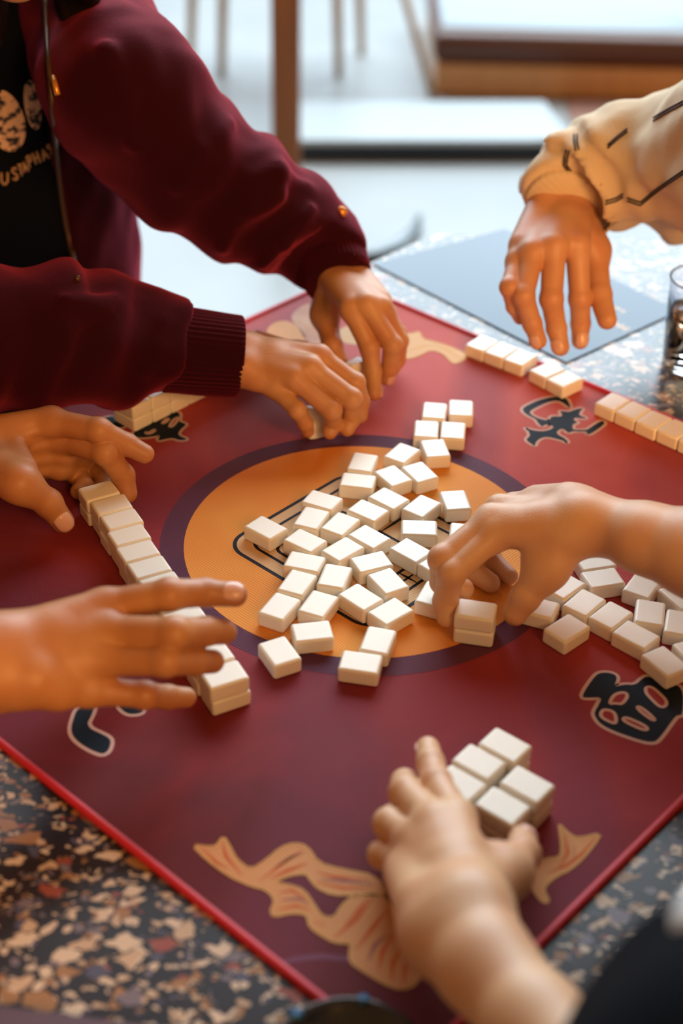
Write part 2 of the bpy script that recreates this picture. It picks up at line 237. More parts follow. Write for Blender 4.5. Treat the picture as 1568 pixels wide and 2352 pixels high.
TILES = [[-0.085,-0.0009,0,0.886,"lone cream tile at the left tip of the heap on the printed outline corner","cream blank mahjong tiles heaped in the middle"],[-0.05,-0.0188,0,0.937,"cream tile just right of the lone left-tip tile of the heap","cream blank mahjong tiles heaped in the middle"],[-0.0458,0.0151,0,2.797,"cream tile behind the second-from-left tile, warm tinted left corner","cream blank mahjong tiles heaped in the middle"],[-0.0201,0.0071,0,2.612,"cream tile right of the warm-cornered one, long side facing front left","cream blank mahjong tiles heaped in the middle"],[0.0053,-0.0111,0,0.832,"cream tile near the middle of the heap, its front edge touching no neighbour","cream blank mahjong tiles heaped in the middle"],[-0.0175,-0.0301,0,2.375,"cream tile in the heap one step in front of its centre, corner pointing at us","cream blank mahjong tiles heaped in the middle"],[0.007,-0.047,0,1.981,"cream tile lying wide with a deep front corner, in front of the heap centre","cream blank mahjong tiles heaped in the middle"],[-0.0495,-0.0491,0,1.297,"cream tile covering the printed outline at the left front of the heap","cream blank mahjong tiles heaped in the middle"],[-0.0238,-0.068,0,2.912,"upright-looking cream tile behind the paired front tiles of the heap","cream blank mahjong tiles heaped in the middle"],[-0.0546,-0.078,0,2.77,"cream tile third from the front in the left slanting row of the heap","cream blank mahjong tiles heaped in the middle"],[0.0208,-0.0731,0,0.527,"cream tile at the right front of the heap beside the printed black lines","cream blank mahjong tiles heaped in the middle"],[0.0412,-0.0294,0,0.832,"cream tile beside the grasping right hand, sitting over the printed design","cream blank mahjong tiles heaped in the middle"],[-0.0677,-0.1099,0,2.695,"cream tile at the left front corner of the heap on the orange disk","cream blank mahjong tiles heaped in the middle"],[-0.0364,-0.1057,0,2.742,"cream tile right beside the left front corner tile of the heap","cream blank mahjong tiles heaped in the middle"],[-0.002,-0.0956,0,0.785,"cream tile with a dark shadow gap under its left side, front of the heap","cream blank mahjong tiles heaped in the middle"],[0.0224,-0.1132,0,2.315,"cream tile at the right front of the heap, angled above the standing pair","cream blank mahjong tiles heaped in the middle"],[-0.0403,-0.1406,0,1.772,"cream tile straddling the orange disk rim, nearly parallel to the photo edge","cream blank mahjong tiles heaped in the middle"],[-0.065,-0.1658,0,0.49,"frontmost left cream tile lying across the purple ring","cream blank mahjong tiles heaped in the middle"],[0.0119,-0.1498,0,2.892,"cream tile partly covered by the frontmost one on the disk rim","cream blank mahjong tiles heaped in the middle"],[-0.0019,-0.1765,0,1.393,"frontmost cream tile of the heap lying half on the red mat","cream blank mahjong tiles heaped in the middle"],[0.0491,0.0042,0,1.548,"cream tile with its long side facing us, left of the hand among the heap","cream blank mahjong tiles heaped in the middle"],[0.0585,-0.0894,0,2.761,"cream tile half hidden behind the curled index finger of the grasping hand","cream blank mahjong tiles heaped in the middle"],[0.065,-0.0518,0,0.782,"cream tile tucked behind the grasping hand, only its left corner showing","cream blank mahjong tiles heaped in the middle"],[0.0913,0.0004,0,1.452,"cream tile sliver showing above the knuckles of the grasping hand","cream blank mahjong tiles heaped in the middle"],[-0.0006,0.1074,0,2.918,"cream tile at the back left of the heap, far rim of the orange disk","cream blank mahjong tiles heaped in the middle"],[-0.005,0.0761,0,1.416,"warm-shadowed cream tile at the back left, over the printed outline end","cream blank mahjong tiles heaped in the middle"],[0.0365,0.1248,0,2.574,"cream tile fanned open at the back of the heap next to the corner stack","cream blank mahjong tiles heaped in the middle"],[0.0273,0.0855,0,0.583,"cream tile in the back part of the heap left of the tilted twin","cream blank mahjong tiles heaped in the middle"],[0.0522,0.0928,0,0.507,"cream tile in the back part of the heap right of its tilted twin","cream blank mahjong tiles heaped in the middle"],[0.0681,0.1347,0,0.177,"cream tile just in front of the neat square of four, on the disk rim","cream blank mahjong tiles heaped in the middle"],[0.0609,0.169,0,3.072,"front left tile of the neat square of four on the red mat","cream blank mahjong tiles heaped in the middle"],[0.0867,0.1679,0,3.049,"front right tile of the neat square of four on the red mat","cream blank mahjong tiles heaped in the middle"],[0.0701,0.2042,0,3.036,"back left tile of the neat square of four on the red mat","cream blank mahjong tiles heaped in the middle"],[0.0968,0.2102,0,3.087,"back right tile of the neat square of four on the red mat","cream blank mahjong tiles heaped in the middle"],[-0.0369,0.0433,0,1.131,"warm-shadowed cream tile at the left edge of the heap over two printed lines","cream blank mahjong tiles heaped in the middle"],[0.023,0.0485,0,0.857,"cream tile between the back rows and the centre of the heap, long and slanted","cream blank mahjong tiles heaped in the middle"],[0.0043,0.0289,0,0.945,"cream tile left of the centre of the heap behind the crossing tile","cream blank mahjong tiles heaped in the middle"],[0.0523,0.0375,0,2.51,"cream tile right of the heap centre with a corner pointing at us","cream blank mahjong tiles heaped in the middle"],[0.083,0.0483,0,0.16,"cream tile standing apart at the right of the heap above the knuckles","cream blank mahjong tiles heaped in the middle"],[0.1634,-0.1291,0,2.325,"frontmost cream tile of the right-hand pile, nearest the held pair","cream tiles in the loose pile at the right"],[0.1813,-0.096,0,2.457,"cream tile behind the frontmost one of the right-hand pile","cream tiles in the loose pile at the right"],[0.201,-0.1115,0,2.403,"cream tile in the middle of the right-hand pile","cream tiles in the loose pile at the right"],[0.1671,-0.0738,0,2.376,"cream tile of the right-hand pile closest to the wrist, left side","cream tiles in the loose pile at the right"],[0.2011,-0.062,0,1.848,"cream tile at the back of the right-hand pile, long side facing us","cream tiles in the loose pile at the right"],[0.1975,-0.0378,0,1.844,"cream tile half under the forearm at the back of the right-hand pile","cream tiles in the loose pile at the right"],[0.2179,-0.1355,0,0.84,"long slanted cream tile at the front of the right-hand pile","cream tiles in the loose pile at the right"],[0.2331,-0.0705,0,2.6,"cream tile of the right-hand pile cut off by the forearm","cream tiles in the loose pile at the right"],[0.2334,-0.1065,0,2.919,"cream tile standing square in the right-hand pile below the forearm","cream tiles in the loose pile at the right"],[0.2557,-0.1192,0,2.881,"cream tile touching the right photo edge in the right-hand pile","cream tiles in the loose pile at the right"],[0.2359,-0.167,0,0.566,"large-looking front right cream tile of the right-hand pile near the blue character","cream tiles in the loose pile at the right"],[0.1426,-0.1026,0,1.2,"cream tile half hidden behind the thumb of the grasping hand","cream tiles in the loose pile at the right"],[0.2625,-0.0839,0,0.5,"cream tile under the forearm at the right photo edge","cream tiles in the loose pile at the right"],[0.2612,-0.156,0,0.4,"cream tile tucked in at the lower right photo edge","cream tiles in the loose pile at the right"],[0.0897,-0.1259,0.0142,1.372,"upper tile of the shaded pair held between thumb and finger","pair of tiles in the grasping hand"],[0.0901,-0.1263,0,1.382,"lower tile of the shaded pair held between thumb and finger","pair of tiles in the grasping hand"],[-0.234,0.0294,0.0142,-1.058,"upper cream tile of the left wall, first from its far end","upper row of the two-high wall at the left"],[-0.2339,0.0294,0,-1.061,"lower cream tile of the left wall, first from its far end","lower row of the two-high wall at the left"],[-0.2201,0.0087,0.0142,-1.092,"upper cream tile of the left wall, second from its far end","upper row of the two-high wall at the left"],[-0.2197,0.0089,0,-1.079,"lower cream tile of the left wall, second from its far end","lower row of the two-high wall at the left"],[-0.2081,-0.013,0.0142,-1.064,"upper cream tile of the left wall, third from its far end","upper row of the two-high wall at the left"],[-0.2095,-0.0138,0,-1.064,"lower cream tile of the left wall, third from its far end","lower row of the two-high wall at the left"],[-0.1987,-0.0361,0.0142,-1.074,"upper cream tile of the left wall, fourth from its far end","upper row of the two-high wall at the left"],[-0.1969,-0.0351,0,-1.076,"lower cream tile of the left wall, fourth from its far end","lower row of the two-high wall at the left"],[-0.1882,-0.0586,0.0142,-1.078,"upper cream tile of the left wall, fifth from its far end","upper row of the two-high wall at the left"],[-0.1869,-0.0579,0,-1.061,"lower cream tile of the left wall, fifth from its far end","lower row of the two-high wall at the left"],[-0.1762,-0.0803,0.0142,-1.081,"upper cream tile of the left wall, sixth from its far end","upper row of the two-high wall at the left"],[-0.1741,-0.0792,0,-1.063,"lower cream tile of the left wall, sixth from its far end","lower row of the two-high wall at the left"],[-0.1638,-0.1018,0.0142,-1.071,"upper cream tile of the left wall, seventh from its far end","upper row of the two-high wall at the left"],[-0.1629,-0.1013,0,-1.062,"lower cream tile of the left wall, seventh from its far end","lower row of the two-high wall at the left"],[-0.1512,-0.1232,0.0142,-1.09,"upper cream tile of the left wall, eighth from its far end","upper row of the two-high wall at the left"],[-0.1512,-0.1232,0,-1.076,"lower cream tile of the left wall, eighth from its far end","lower row of the two-high wall at the left"],[-0.1397,-0.1451,0.0142,-1.057,"upper cream tile of the left wall, ninth from its far end","upper row of the two-high wall at the left"],[-0.1404,-0.1455,0,-1.084,"lower cream tile of the left wall, ninth from its far end","lower row of the two-high wall at the left"],[-0.1279,-0.1669,0.0142,-1.07,"upper cream tile of the left wall, tenth from its far end","upper row of the two-high wall at the left"],[-0.126,-0.1659,0,-1.073,"lower cream tile of the left wall, tenth from its far end","lower row of the two-high wall at the left"],[-0.1165,-0.189,0.0142,-1.058,"upper cream tile of the left wall, eleventh from its far end","upper row of the two-high wall at the left"],[-0.1166,-0.189,0,-1.07,"lower cream tile of the left wall, eleventh from its far end","lower row of the two-high wall at the left"],[-0.1044,-0.2106,0.0142,-1.087,"upper cream tile of the left wall, twelfth from its far end nearest us","upper row of the two-high wall at the left"],[-0.1036,-0.2101,0,-1.067,"lower cream tile of the left wall, twelfth from its far end nearest us","lower row of the two-high wall at the left"],[0.1269,0.3469,0,-0.658,"first from the left of the three bright tiles by the far hanging hand","three tiles at the far end of the back edge"],[0.1464,0.3322,0,-0.664,"second from the left of the three bright tiles by the far hanging hand","three tiles at the far end of the back edge"],[0.1656,0.3171,0,-0.648,"third from the left of the three bright tiles by the far hanging hand","three tiles at the far end of the back edge"],[0.191,0.2915,0,-0.846,"first of the two warm-tinted tiles below the hanging fingertips","pair of tiles on the back edge"],[0.2071,0.2731,0,-0.853,"second of the two warm-tinted tiles below the hanging fingertips","pair of tiles on the back edge"],[0.2502,0.2296,0,-0.735,"first from the left in the tile row at the right photo edge","row of tiles on the right part of the back edge"],[0.2683,0.2131,0,-0.74,"second from the left in the tile row at the right photo edge","row of tiles on the right part of the back edge"],[0.2859,0.1961,0,-0.739,"third from the left in the tile row at the right photo edge","row of tiles on the right part of the back edge"],[0.3046,0.1804,0,-0.737,"fourth from the left in the tile row at the right photo edge","row of tiles on the right part of the back edge"],[0.3223,0.1635,0,-0.727,"fifth from the left in the tile row at the right photo edge","row of tiles on the right part of the back edge"],[0.3408,0.1475,0,-0.738,"sixth from the left in the tile row at the right photo edge","row of tiles on the right part of the back edge"],[-0.2263,0.1906,0.0,0.849,"lower tile, first from the near end of the wall under the maroon cuff","lower row of the wall under the maroon sleeve"],[-0.2266,0.1906,0.0142,0.839,"upper tile, first from the near end of the wall under the maroon cuff","upper row of the wall under the maroon sleeve"],[-0.2098,0.2084,0.0,0.851,"lower tile, second from the near end of the wall under the maroon cuff","lower row of the wall under the maroon sleeve"],[-0.2103,0.2087,0.0142,0.831,"upper tile, second from the near end of the wall under the maroon cuff","upper row of the wall under the maroon sleeve"],[-0.1937,0.2266,0.0,0.844,"lower tile, third from the near end of the wall under the maroon cuff","lower row of the wall under the maroon sleeve"],[-0.194,0.2268,0.0142,0.841,"upper tile, third from the near end of the wall under the maroon cuff","upper row of the wall under the maroon sleeve"],[-0.1779,0.245,0.0,0.846,"lower tile, fourth from the near end of the wall under the maroon cuff","lower row of the wall under the maroon sleeve"],[-0.1777,0.2448,0.0142,0.846,"upper tile, fourth from the near end of the wall under the maroon cuff","upper row of the wall under the maroon sleeve"],[-0.1618,0.2631,0.0,0.845,"lower tile, fifth from the near end of the wall under the maroon cuff","lower row of the wall under the maroon sleeve"],[-0.1616,0.263,0.0142,0.841,"upper tile, fifth from the near end of the wall under the maroon cuff","upper row of the wall under the maroon sleeve"],[-0.1455,0.281,0.0,0.844,"lower tile, sixth from the near end of the wall under the maroon cuff","lower row of the wall under the maroon sleeve"],[-0.1453,0.281,0.0142,0.844,"upper tile, sixth from the near end of the wall under the maroon cuff","upper row of the wall under the maroon sleeve"],[-0.1294,0.2993,0.0,0.835,"lower tile, seventh from the near end of the wall under the maroon cuff","lower row of the wall under the maroon sleeve"],[-0.1294,0.2993,0.0142,0.838,"upper tile, seventh from the near end of the wall under the maroon cuff","upper row of the wall under the maroon sleeve"],[-0.113,0.3171,0.0,0.832,"lower tile, eighth from the near end of the wall under the maroon cuff","lower row of the wall under the maroon sleeve"],[-0.1129,0.3171,0.0142,0.841,"upper tile, eighth from the near end of the wall under the maroon cuff","upper row of the wall under the maroon sleeve"],[0.1008,-0.2791,0.0142,0.899,"upper shaded tile of the back right pair beside the blurred front hand","tiles stacked beside the front hand"],[0.1008,-0.2791,0.0,0.899,"lower shaded tile of the back right pair beside the blurred front hand","tiles stacked beside the front hand"],[0.0811,-0.2964,0.0142,0.899,"upper shaded tile of the back left pair beside the blurred front hand","tiles stacked beside the front hand"],[0.0811,-0.2964,0.0,0.899,"lower shaded tile of the back left pair beside the blurred front hand","tiles stacked beside the front hand"],[0.1131,-0.3171,0.0142,0.899,"upper shaded tile of the front right pair beside the blurred front hand","tiles stacked beside the front hand"],[0.1131,-0.3171,0.0,0.899,"lower shaded tile of the front right pair beside the blurred front hand","tiles stacked beside the front hand"],[0.0946,-0.3378,0.0142,0.899,"upper shaded tile of the front middle pair beside the blurred front hand","tiles stacked beside the front hand"],[0.0946,-0.3378,0.0,0.899,"lower shaded tile of the front middle pair beside the blurred front hand","tiles stacked beside the front hand"],[0.0662,-0.3179,0.0142,0.899,"upper shaded tile of the finger side pair beside the blurred front hand","tiles stacked beside the front hand"],[0.0662,-0.3179,0.0,0.899,"lower shaded tile of the finger side pair beside the blurred front hand","tiles stacked beside the front hand"]]
HELD = [[[-0.0079,0.2613,0.771],[1.45,0.05,0.9],"pale tile standing on edge between the far hand and the near fingers","tiles in the jacket wearer's fingers"],[[-0.0456,0.181,0.764],[1.2,0.1,0.5],"small glimpse of white tile pinched under the near hand","tiles in the jacket wearer's fingers"]]
GLYPHS = [{"fill":[[[0.1609,0.2345],[0.1662,0.2413],[0.1765,0.2504],[0.1882,0.2576],[0.1994,0.2608],[0.2083,0.2578],[0.2096,0.2486],[0.2102,0.2387],[0.2069,0.2425],[0.2023,0.2495],[0.1972,0.2526],[0.1872,0.2482],[0.1776,0.2398],[0.1686,0.2309],[0.1675,0.2256],[0.1716,0.2194],[0.1784,0.2145],[0.1862,0.2123],[0.1854,0.2047],[0.1801,0.2044],[0.1777,0.2005],[0.1743,0.2067],[0.1725,0.2156],[0.1663,0.2204],[0.1616,0.228]],[[0.1866,0.2162],[0.1898,0.2215],[0.1991,0.2206],[0.2003,0.2258],[0.1977,0.2322],[0.2082,0.2301],[0.212,0.2342],[0.2235,0.2399],[0.2183,0.2305],[0.2169,0.224],[0.2243,0.2192],[0.2201,0.2177],[0.2117,0.2199],[0.2104,0.2147],[0.2145,0.2098],[0.2089,0.207],[0.2076,0.2019],[0.2075,0.1956],[0.2208,0.1962],[0.2246,0.2001],[0.2339,0.2107],[0.2398,0.2154],[0.2411,0.2097],[0.2354,0.2019],[0.2253,0.1902],[0.2204,0.1875],[0.2218,0.1937],[0.2066,0.1937],[0.2036,0.1904],[0.2011,0.1916],[0.198,0.1989],[0.193,0.195],[0.1904,0.1898],[0.1925,0.185],[0.1984,0.1791],[0.2001,0.1706],[0.1954,0.1753],[0.1892,0.1787],[0.1804,0.182],[0.1736,0.1792],[0.1683,0.1716],[0.167,0.1643],[0.1623,0.1701],[0.159,0.1761],[0.1641,0.1825],[0.1636,0.1911],[0.1597,0.1985],[0.1665,0.1938],[0.1762,0.1917],[0.1844,0.1946],[0.1897,0.2011],[0.1854,0.2047]]],"holes":[]},{"fill":[[[0.1676,-0.1958],[0.182,-0.1703],[0.1876,-0.1667],[0.1944,-0.1669],[0.1985,-0.1697],[0.1985,-0.1739],[0.1958,-0.1808],[0.1967,-0.1828],[0.2038,-0.1801],[0.2121,-0.1806],[0.2183,-0.1732],[0.2235,-0.1692],[0.2345,-0.1777],[0.2492,-0.1797],[0.2432,-0.2134],[0.2389,-0.2136],[0.2356,-0.2169],[0.2201,-0.2408],[0.2148,-0.244],[0.2065,-0.242],[0.1875,-0.2326],[0.1787,-0.2251],[0.176,-0.2173],[0.176,-0.2125],[0.1804,-0.2043],[0.1844,-0.1952],[0.1731,-0.1965]]],"holes":[[[0.1883,-0.2033],[0.193,-0.1933],[0.1985,-0.1898],[0.2035,-0.1896],[0.2039,-0.1946],[0.1996,-0.2012],[0.1971,-0.203],[0.1929,-0.2019]],[[0.181,-0.2124],[0.1842,-0.209],[0.1905,-0.2112],[0.1919,-0.2168],[0.1907,-0.2247],[0.1866,-0.2233],[0.1802,-0.218]],[[0.1965,-0.219],[0.2,-0.2173],[0.2147,-0.2278],[0.2118,-0.2322],[0.1981,-0.2229]],[[0.2086,-0.2074],[0.2113,-0.2041],[0.2211,-0.2181],[0.2195,-0.2214]],[[0.2195,-0.1833],[0.2237,-0.1819],[0.2274,-0.1863],[0.2346,-0.2],[0.2278,-0.2075],[0.2198,-0.1924],[0.2188,-0.1883]]]},{"fill":[[[-0.2242,0.1739],[-0.2122,0.191],[-0.1995,0.2054],[-0.1924,0.2134],[-0.1842,0.2123],[-0.182,0.2061],[-0.1823,0.1939],[-0.1731,0.1897],[-0.1785,0.1804],[-0.1807,0.1714],[-0.1779,0.167],[-0.1695,0.1615],[-0.1771,0.159],[-0.1846,0.1638],[-0.1928,0.1605],[-0.1987,0.1573],[-0.1969,0.1692],[-0.2058,0.1643],[-0.2165,0.1624],[-0.2223,0.1651]],[[-0.261,0.1934],[-0.2561,0.1982],[-0.2478,0.2016],[-0.2363,0.1929],[-0.2329,0.1795],[-0.2474,0.1818]]],"holes":[[[-0.1986,0.1901],[-0.1934,0.201],[-0.1921,0.1965],[-0.1961,0.1894]],[[-0.1907,0.1836],[-0.1875,0.1982],[-0.1825,0.203],[-0.1832,0.1953],[-0.1875,0.183]],[[-0.2131,0.1729],[-0.2082,0.1716],[-0.2036,0.1793],[-0.2037,0.1733],[-0.2094,0.1686]]]},{"fill":[[[-0.2151,-0.2221],[-0.2023,-0.2149],[-0.2025,-0.2257],[-0.204,-0.2338],[-0.2048,-0.2377],[-0.2016,-0.2435],[-0.1937,-0.2478],[-0.1868,-0.2521],[-0.1843,-0.2565],[-0.1848,-0.2654],[-0.1878,-0.2693],[-0.1915,-0.2688],[-0.2012,-0.2634],[-0.21,-0.2561],[-0.2148,-0.2485],[-0.2161,-0.2408],[-0.2158,-0.2342]],[[-0.1867,-0.2144],[-0.1732,-0.2112],[-0.166,-0.2204],[-0.1651,-0.2238],[-0.1698,-0.2266],[-0.1777,-0.2262]]],"holes":[]}]
RIBBONS = [{"name":"bow_ribbon","col":"ribbon","fill":[[-0.1161,-0.3536],[-0.1032,-0.3555],[-0.0985,-0.3538],[-0.095,-0.3449],[-0.0901,-0.3536],[-0.0844,-0.366],[-0.0742,-0.3749],[-0.0641,-0.3653],[-0.055,-0.3541],[-0.0456,-0.3498],[-0.037,-0.3527],[-0.0293,-0.3674],[-0.0137,-0.3723],[0.01,-0.3769],[0.0169,-0.3962],[-0.0065,-0.3939],[-0.0193,-0.3943],[-0.0299,-0.3887],[-0.0355,-0.3798],[-0.0374,-0.3768],[-0.0491,-0.3787],[-0.0583,-0.3851],[-0.0488,-0.3863],[-0.0381,-0.3904],[-0.0307,-0.4035],[-0.0259,-0.412],[-0.0178,-0.4132],[-0.0133,-0.403],[-0.0053,-0.3939],[0.0111,-0.3905],[0.0202,-0.4049],[0.0313,-0.4245],[0.0385,-0.4463],[0.0347,-0.4624],[0.0247,-0.4672],[0.0138,-0.463],[-0.0005,-0.4528],[-0.0072,-0.4476],[-0.0078,-0.4395],[-0.0062,-0.4326],[-0.0174,-0.4329],[-0.0289,-0.4249],[-0.0342,-0.4194],[-0.0351,-0.4109],[-0.0455,-0.4097],[-0.0568,-0.4136],[-0.0594,-0.4087],[-0.0564,-0.3999],[-0.0626,-0.3912],[-0.0733,-0.3885],[-0.0893,-0.3799],[-0.1046,-0.3666]],"lines":[[[[-0.0952,-0.3505],[-0.0918,-0.3631],[-0.0798,-0.3797]],0.0016,"rust"],[[[-0.1079,-0.3573],[-0.0972,-0.3695],[-0.0897,-0.3738]],0.0014,"rust"],[[[-0.0678,-0.3838],[-0.0543,-0.3697],[-0.0405,-0.356]],0.0014,"rust"],[[[-0.0589,-0.3729],[-0.0486,-0.3633],[-0.0392,-0.3583]],0.0016,"mauve"],[[[-0.0608,-0.3821],[-0.0493,-0.3742],[-0.0365,-0.3676]],0.002,"rust"],[[[-0.0303,-0.3751],[-0.0184,-0.3786],[0.0053,-0.3809]],0.0016,"rust"],[[[-0.0278,-0.3811],[-0.0124,-0.3822],[0.0076,-0.3846]],0.0024,"mauve"],[[[-0.0301,-0.3842],[-0.0124,-0.3882],[0.0064,-0.3876]],0.0016,"rust"],[[[-0.0544,-0.3932],[-0.0463,-0.3914],[-0.0367,-0.3978]],0.0016,"rust"],[[[-0.0537,-0.4071],[-0.0434,-0.4039],[-0.0341,-0.4065]],0.0016,"rust"],[[[-0.0529,-0.3998],[-0.0413,-0.3979],[-0.0342,-0.4021]],0.002,"mauve"],[[[-0.0303,-0.4164],[-0.0234,-0.4191]],0.002,"rust"],[[[-0.0175,-0.4288],[-0.004,-0.4142],[0.0075,-0.3965]],0.002,"rust"],[[[-0.0108,-0.4187],[-0.0017,-0.4055],[0.0052,-0.3951]],0.0016,"rust"],[[[-0.0039,-0.438],[0.0074,-0.4196],[0.0168,-0.405]],0.002,"rust"],[[[0.004,-0.446],[0.0085,-0.4335],[0.0165,-0.425]],0.0022,"mauve"],[[[0.0106,-0.4525],[0.013,-0.4389],[0.0199,-0.4249]],0.002,"rust"],[[[0.0183,-0.4602],[0.0196,-0.4469],[0.0278,-0.4302]],0.002,"rust"],[[[0.0259,-0.4626],[0.0273,-0.4493],[0.0321,-0.4384]],0.002,"rust"]]},{"name":"bow_ribbon","col":"ribbon","fill":[[0.1362,-0.3269],[0.1382,-0.3288],[0.1433,-0.3366],[0.1489,-0.3399],[0.166,-0.3339],[0.1585,-0.3459],[0.1497,-0.3577],[0.1397,-0.3683],[0.1305,-0.3733],[0.1217,-0.3818],[0.1204,-0.3873],[0.1231,-0.3953],[0.1194,-0.3972],[0.1151,-0.3911],[0.1116,-0.3821],[0.1092,-0.3693],[0.1172,-0.3615],[0.127,-0.3584],[0.1344,-0.3572],[0.1363,-0.3466]],"lines":[[[[0.1396,-0.3367],[0.14,-0.3532],[0.1326,-0.3667]],0.0014,"rust"],[[[0.1608,-0.339],[0.1485,-0.3549],[0.1372,-0.3647],[0.1234,-0.3716]],0.0014,"rust"],[[[0.1452,-0.3463],[0.1438,-0.3579]],0.0012,"mauve"]]},{"name":"bow_ribbon","col":"cream","fill":[[0.0435,0.3915],[0.0529,0.3903],[0.0624,0.3974],[0.0642,0.3794],[0.0771,0.3736],[0.0921,0.3647],[0.1097,0.3496],[0.112,0.3372],[0.0977,0.3226],[0.092,0.33],[0.0867,0.3454],[0.0733,0.3542],[0.0607,0.341],[0.0499,0.3326],[0.0378,0.3336],[0.0322,0.3617]],"lines":[[[[0.0441,0.3464],[0.0613,0.3599],[0.0769,0.3671]],0.0016,"gold"],[[[0.0769,0.3671],[0.093,0.352],[0.1044,0.3368]],0.0016,"gold"]]},{"name":"ribbon_fold","col":"cream","fill":[[-0.0327,0.3877],[-0.0158,0.4085],[-0.0047,0.3891],[-0.0031,0.36],[-0.0231,0.3654]],"lines":[]},{"name":"sun_motif","col":"ribbon","fill":[[-0.1066,0.3906],[-0.1026,0.4025],[-0.0975,0.4095],[-0.0914,0.4132],[-0.0851,0.4135],[-0.077,0.4071],[-0.0686,0.3942],[-0.0617,0.3732],[-0.0623,0.3444],[-0.0772,0.3374],[-0.0947,0.3555],[-0.1034,0.3744]],"lines":[]},{"name":"cloud_motif","col":"cloud","fill":[[-0.0807,0.4222],[-0.0788,0.4326],[-0.0722,0.4468],[-0.066,0.4549],[-0.0596,0.4563],[-0.0529,0.4443],[-0.0458,0.4172],[-0.0386,0.3743],[-0.0412,0.3517],[-0.0535,0.3575],[-0.0615,0.3667],[-0.0703,0.3958],[-0.0779,0.4105]],"lines":[[[[-0.0747,0.4157],[-0.0621,0.4009],[-0.0469,0.3713]],0.002,"ribbon"]]}]
ARC = [[-0.0565,-0.454],[-0.0492,-0.4485],[-0.0411,-0.4456],[-0.0248,-0.4432],[-0.0083,-0.445],[0.0013,-0.449]]
MENU = [[0.0107,0.566],[0.1785,0.6765],[0.361,0.4624],[0.2165,0.3335]]
MENU_TEXT = [[[0.2773,0.4299],[0.2935,0.4109]],[[0.2795,0.4751],[0.2968,0.4532]]]
GLASS = [0.3481,0.337,0.752]
TIN = [-0.0074,-0.5355,0.752]
JACKET = {"left_sleeve":[[[-0.2381,0.3572,1.022],0.076],[[-0.1832,0.364,0.952],0.07],[[-0.1178,0.3697,0.907],0.06],[[-0.0721,0.3805,0.877],0.051],[[-0.0482,0.3771,0.857],0.045],[[-0.0374,0.3693,0.848],0.037]],"left_cuff":[[[-0.0389,0.3734,0.851],0.0395],[[-0.0335,0.359,0.845],0.0375],[[-0.0277,0.3429,0.839],0.0355]],"right_sleeve":[[[-0.4348,0.1263,1.022],0.068],[[-0.4246,0.1187,0.912],0.066],[[-0.3593,0.1454,0.867],0.066],[[-0.2924,0.1675,0.857],0.065],[[-0.2434,0.1873,0.844],0.058],[[-0.2054,0.1943,0.837],0.045],[[-0.1858,0.1922,0.834],0.04]],"right_cuff":[[[-0.1893,0.1902,0.835],0.0405],[[-0.1581,0.1958,0.829],0.04],[[-0.1227,0.2015,0.823],0.0385]],"fwd":[0.5524,-0.8336,0.0],"latd":[0.8336,0.5524,0.0],"chest":[-0.4418,0.5145,0.977],"zfit":0,"open":[0.0559,-0.0091,0.3048],"chin":[-0.3166,0.2906,1.127],"lock":[[-0.2547,0.2987,1.152],[-0.2737,0.3735,1.112],[-0.2859,0.403,1.087]],"ridges":[[[[-0.1853,0.2909,0.9566],[-0.1621,0.301,0.9882],[-0.1356,0.3408,1.0021]],0.007,0.014],[[[-0.1389,0.3062,0.9335],[-0.118,0.3178,0.9539],[-0.0888,0.331,0.9561],[-0.0638,0.3538,0.9361]],0.008,0.014],[[[-0.1489,0.3088,0.8905],[-0.1218,0.3053,0.9343],[-0.0882,0.3172,0.9391]],0.005,0.014],[[[-0.106,0.3137,0.8704],[-0.0838,0.3095,0.8942],[-0.0565,0.3339,0.9191]],0.007,0.014],[[[-0.2427,0.3012,1.0818],[-0.227,0.2847,1.0431],[-0.2254,0.2832,1.002]],0.007,0.014],[[[-0.2683,0.128,0.9156],[-0.2377,0.1481,0.8998],[-0.2073,0.1839,0.8891]],0.007,0.014],[[[-0.2672,0.1105,0.8946],[-0.2446,0.1403,0.8971],[-0.2307,0.1559,0.9026]],0.006,0.014],[[[-0.2051,0.1427,0.8386],[-0.1932,0.1523,0.8564],[-0.1896,0.1702,0.8742]],0.006,0.014]]}
SWEATER = {"sleeve":[[[0.2005,0.3904,0.91],0.034],[[0.2044,0.4043,0.922],0.042],[[0.221,0.4085,0.935],0.044],[[0.2556,0.3923,0.947],0.046],[[0.2998,0.3992,0.957],0.064],[[0.3479,0.3494,0.982],0.078],[[0.3786,0.1946,1.062],0.09]],"lower":[[[0.2423,0.4027,0.902],0.024],[[0.2749,0.4274,0.907],0.035],[[0.3327,0.437,0.902],0.044],[[0.4001,0.4221,0.922],0.06]],"cuff":[[[0.2036,0.4059,0.918],0.0385],[[0.2006,0.3881,0.911],0.0372]]}
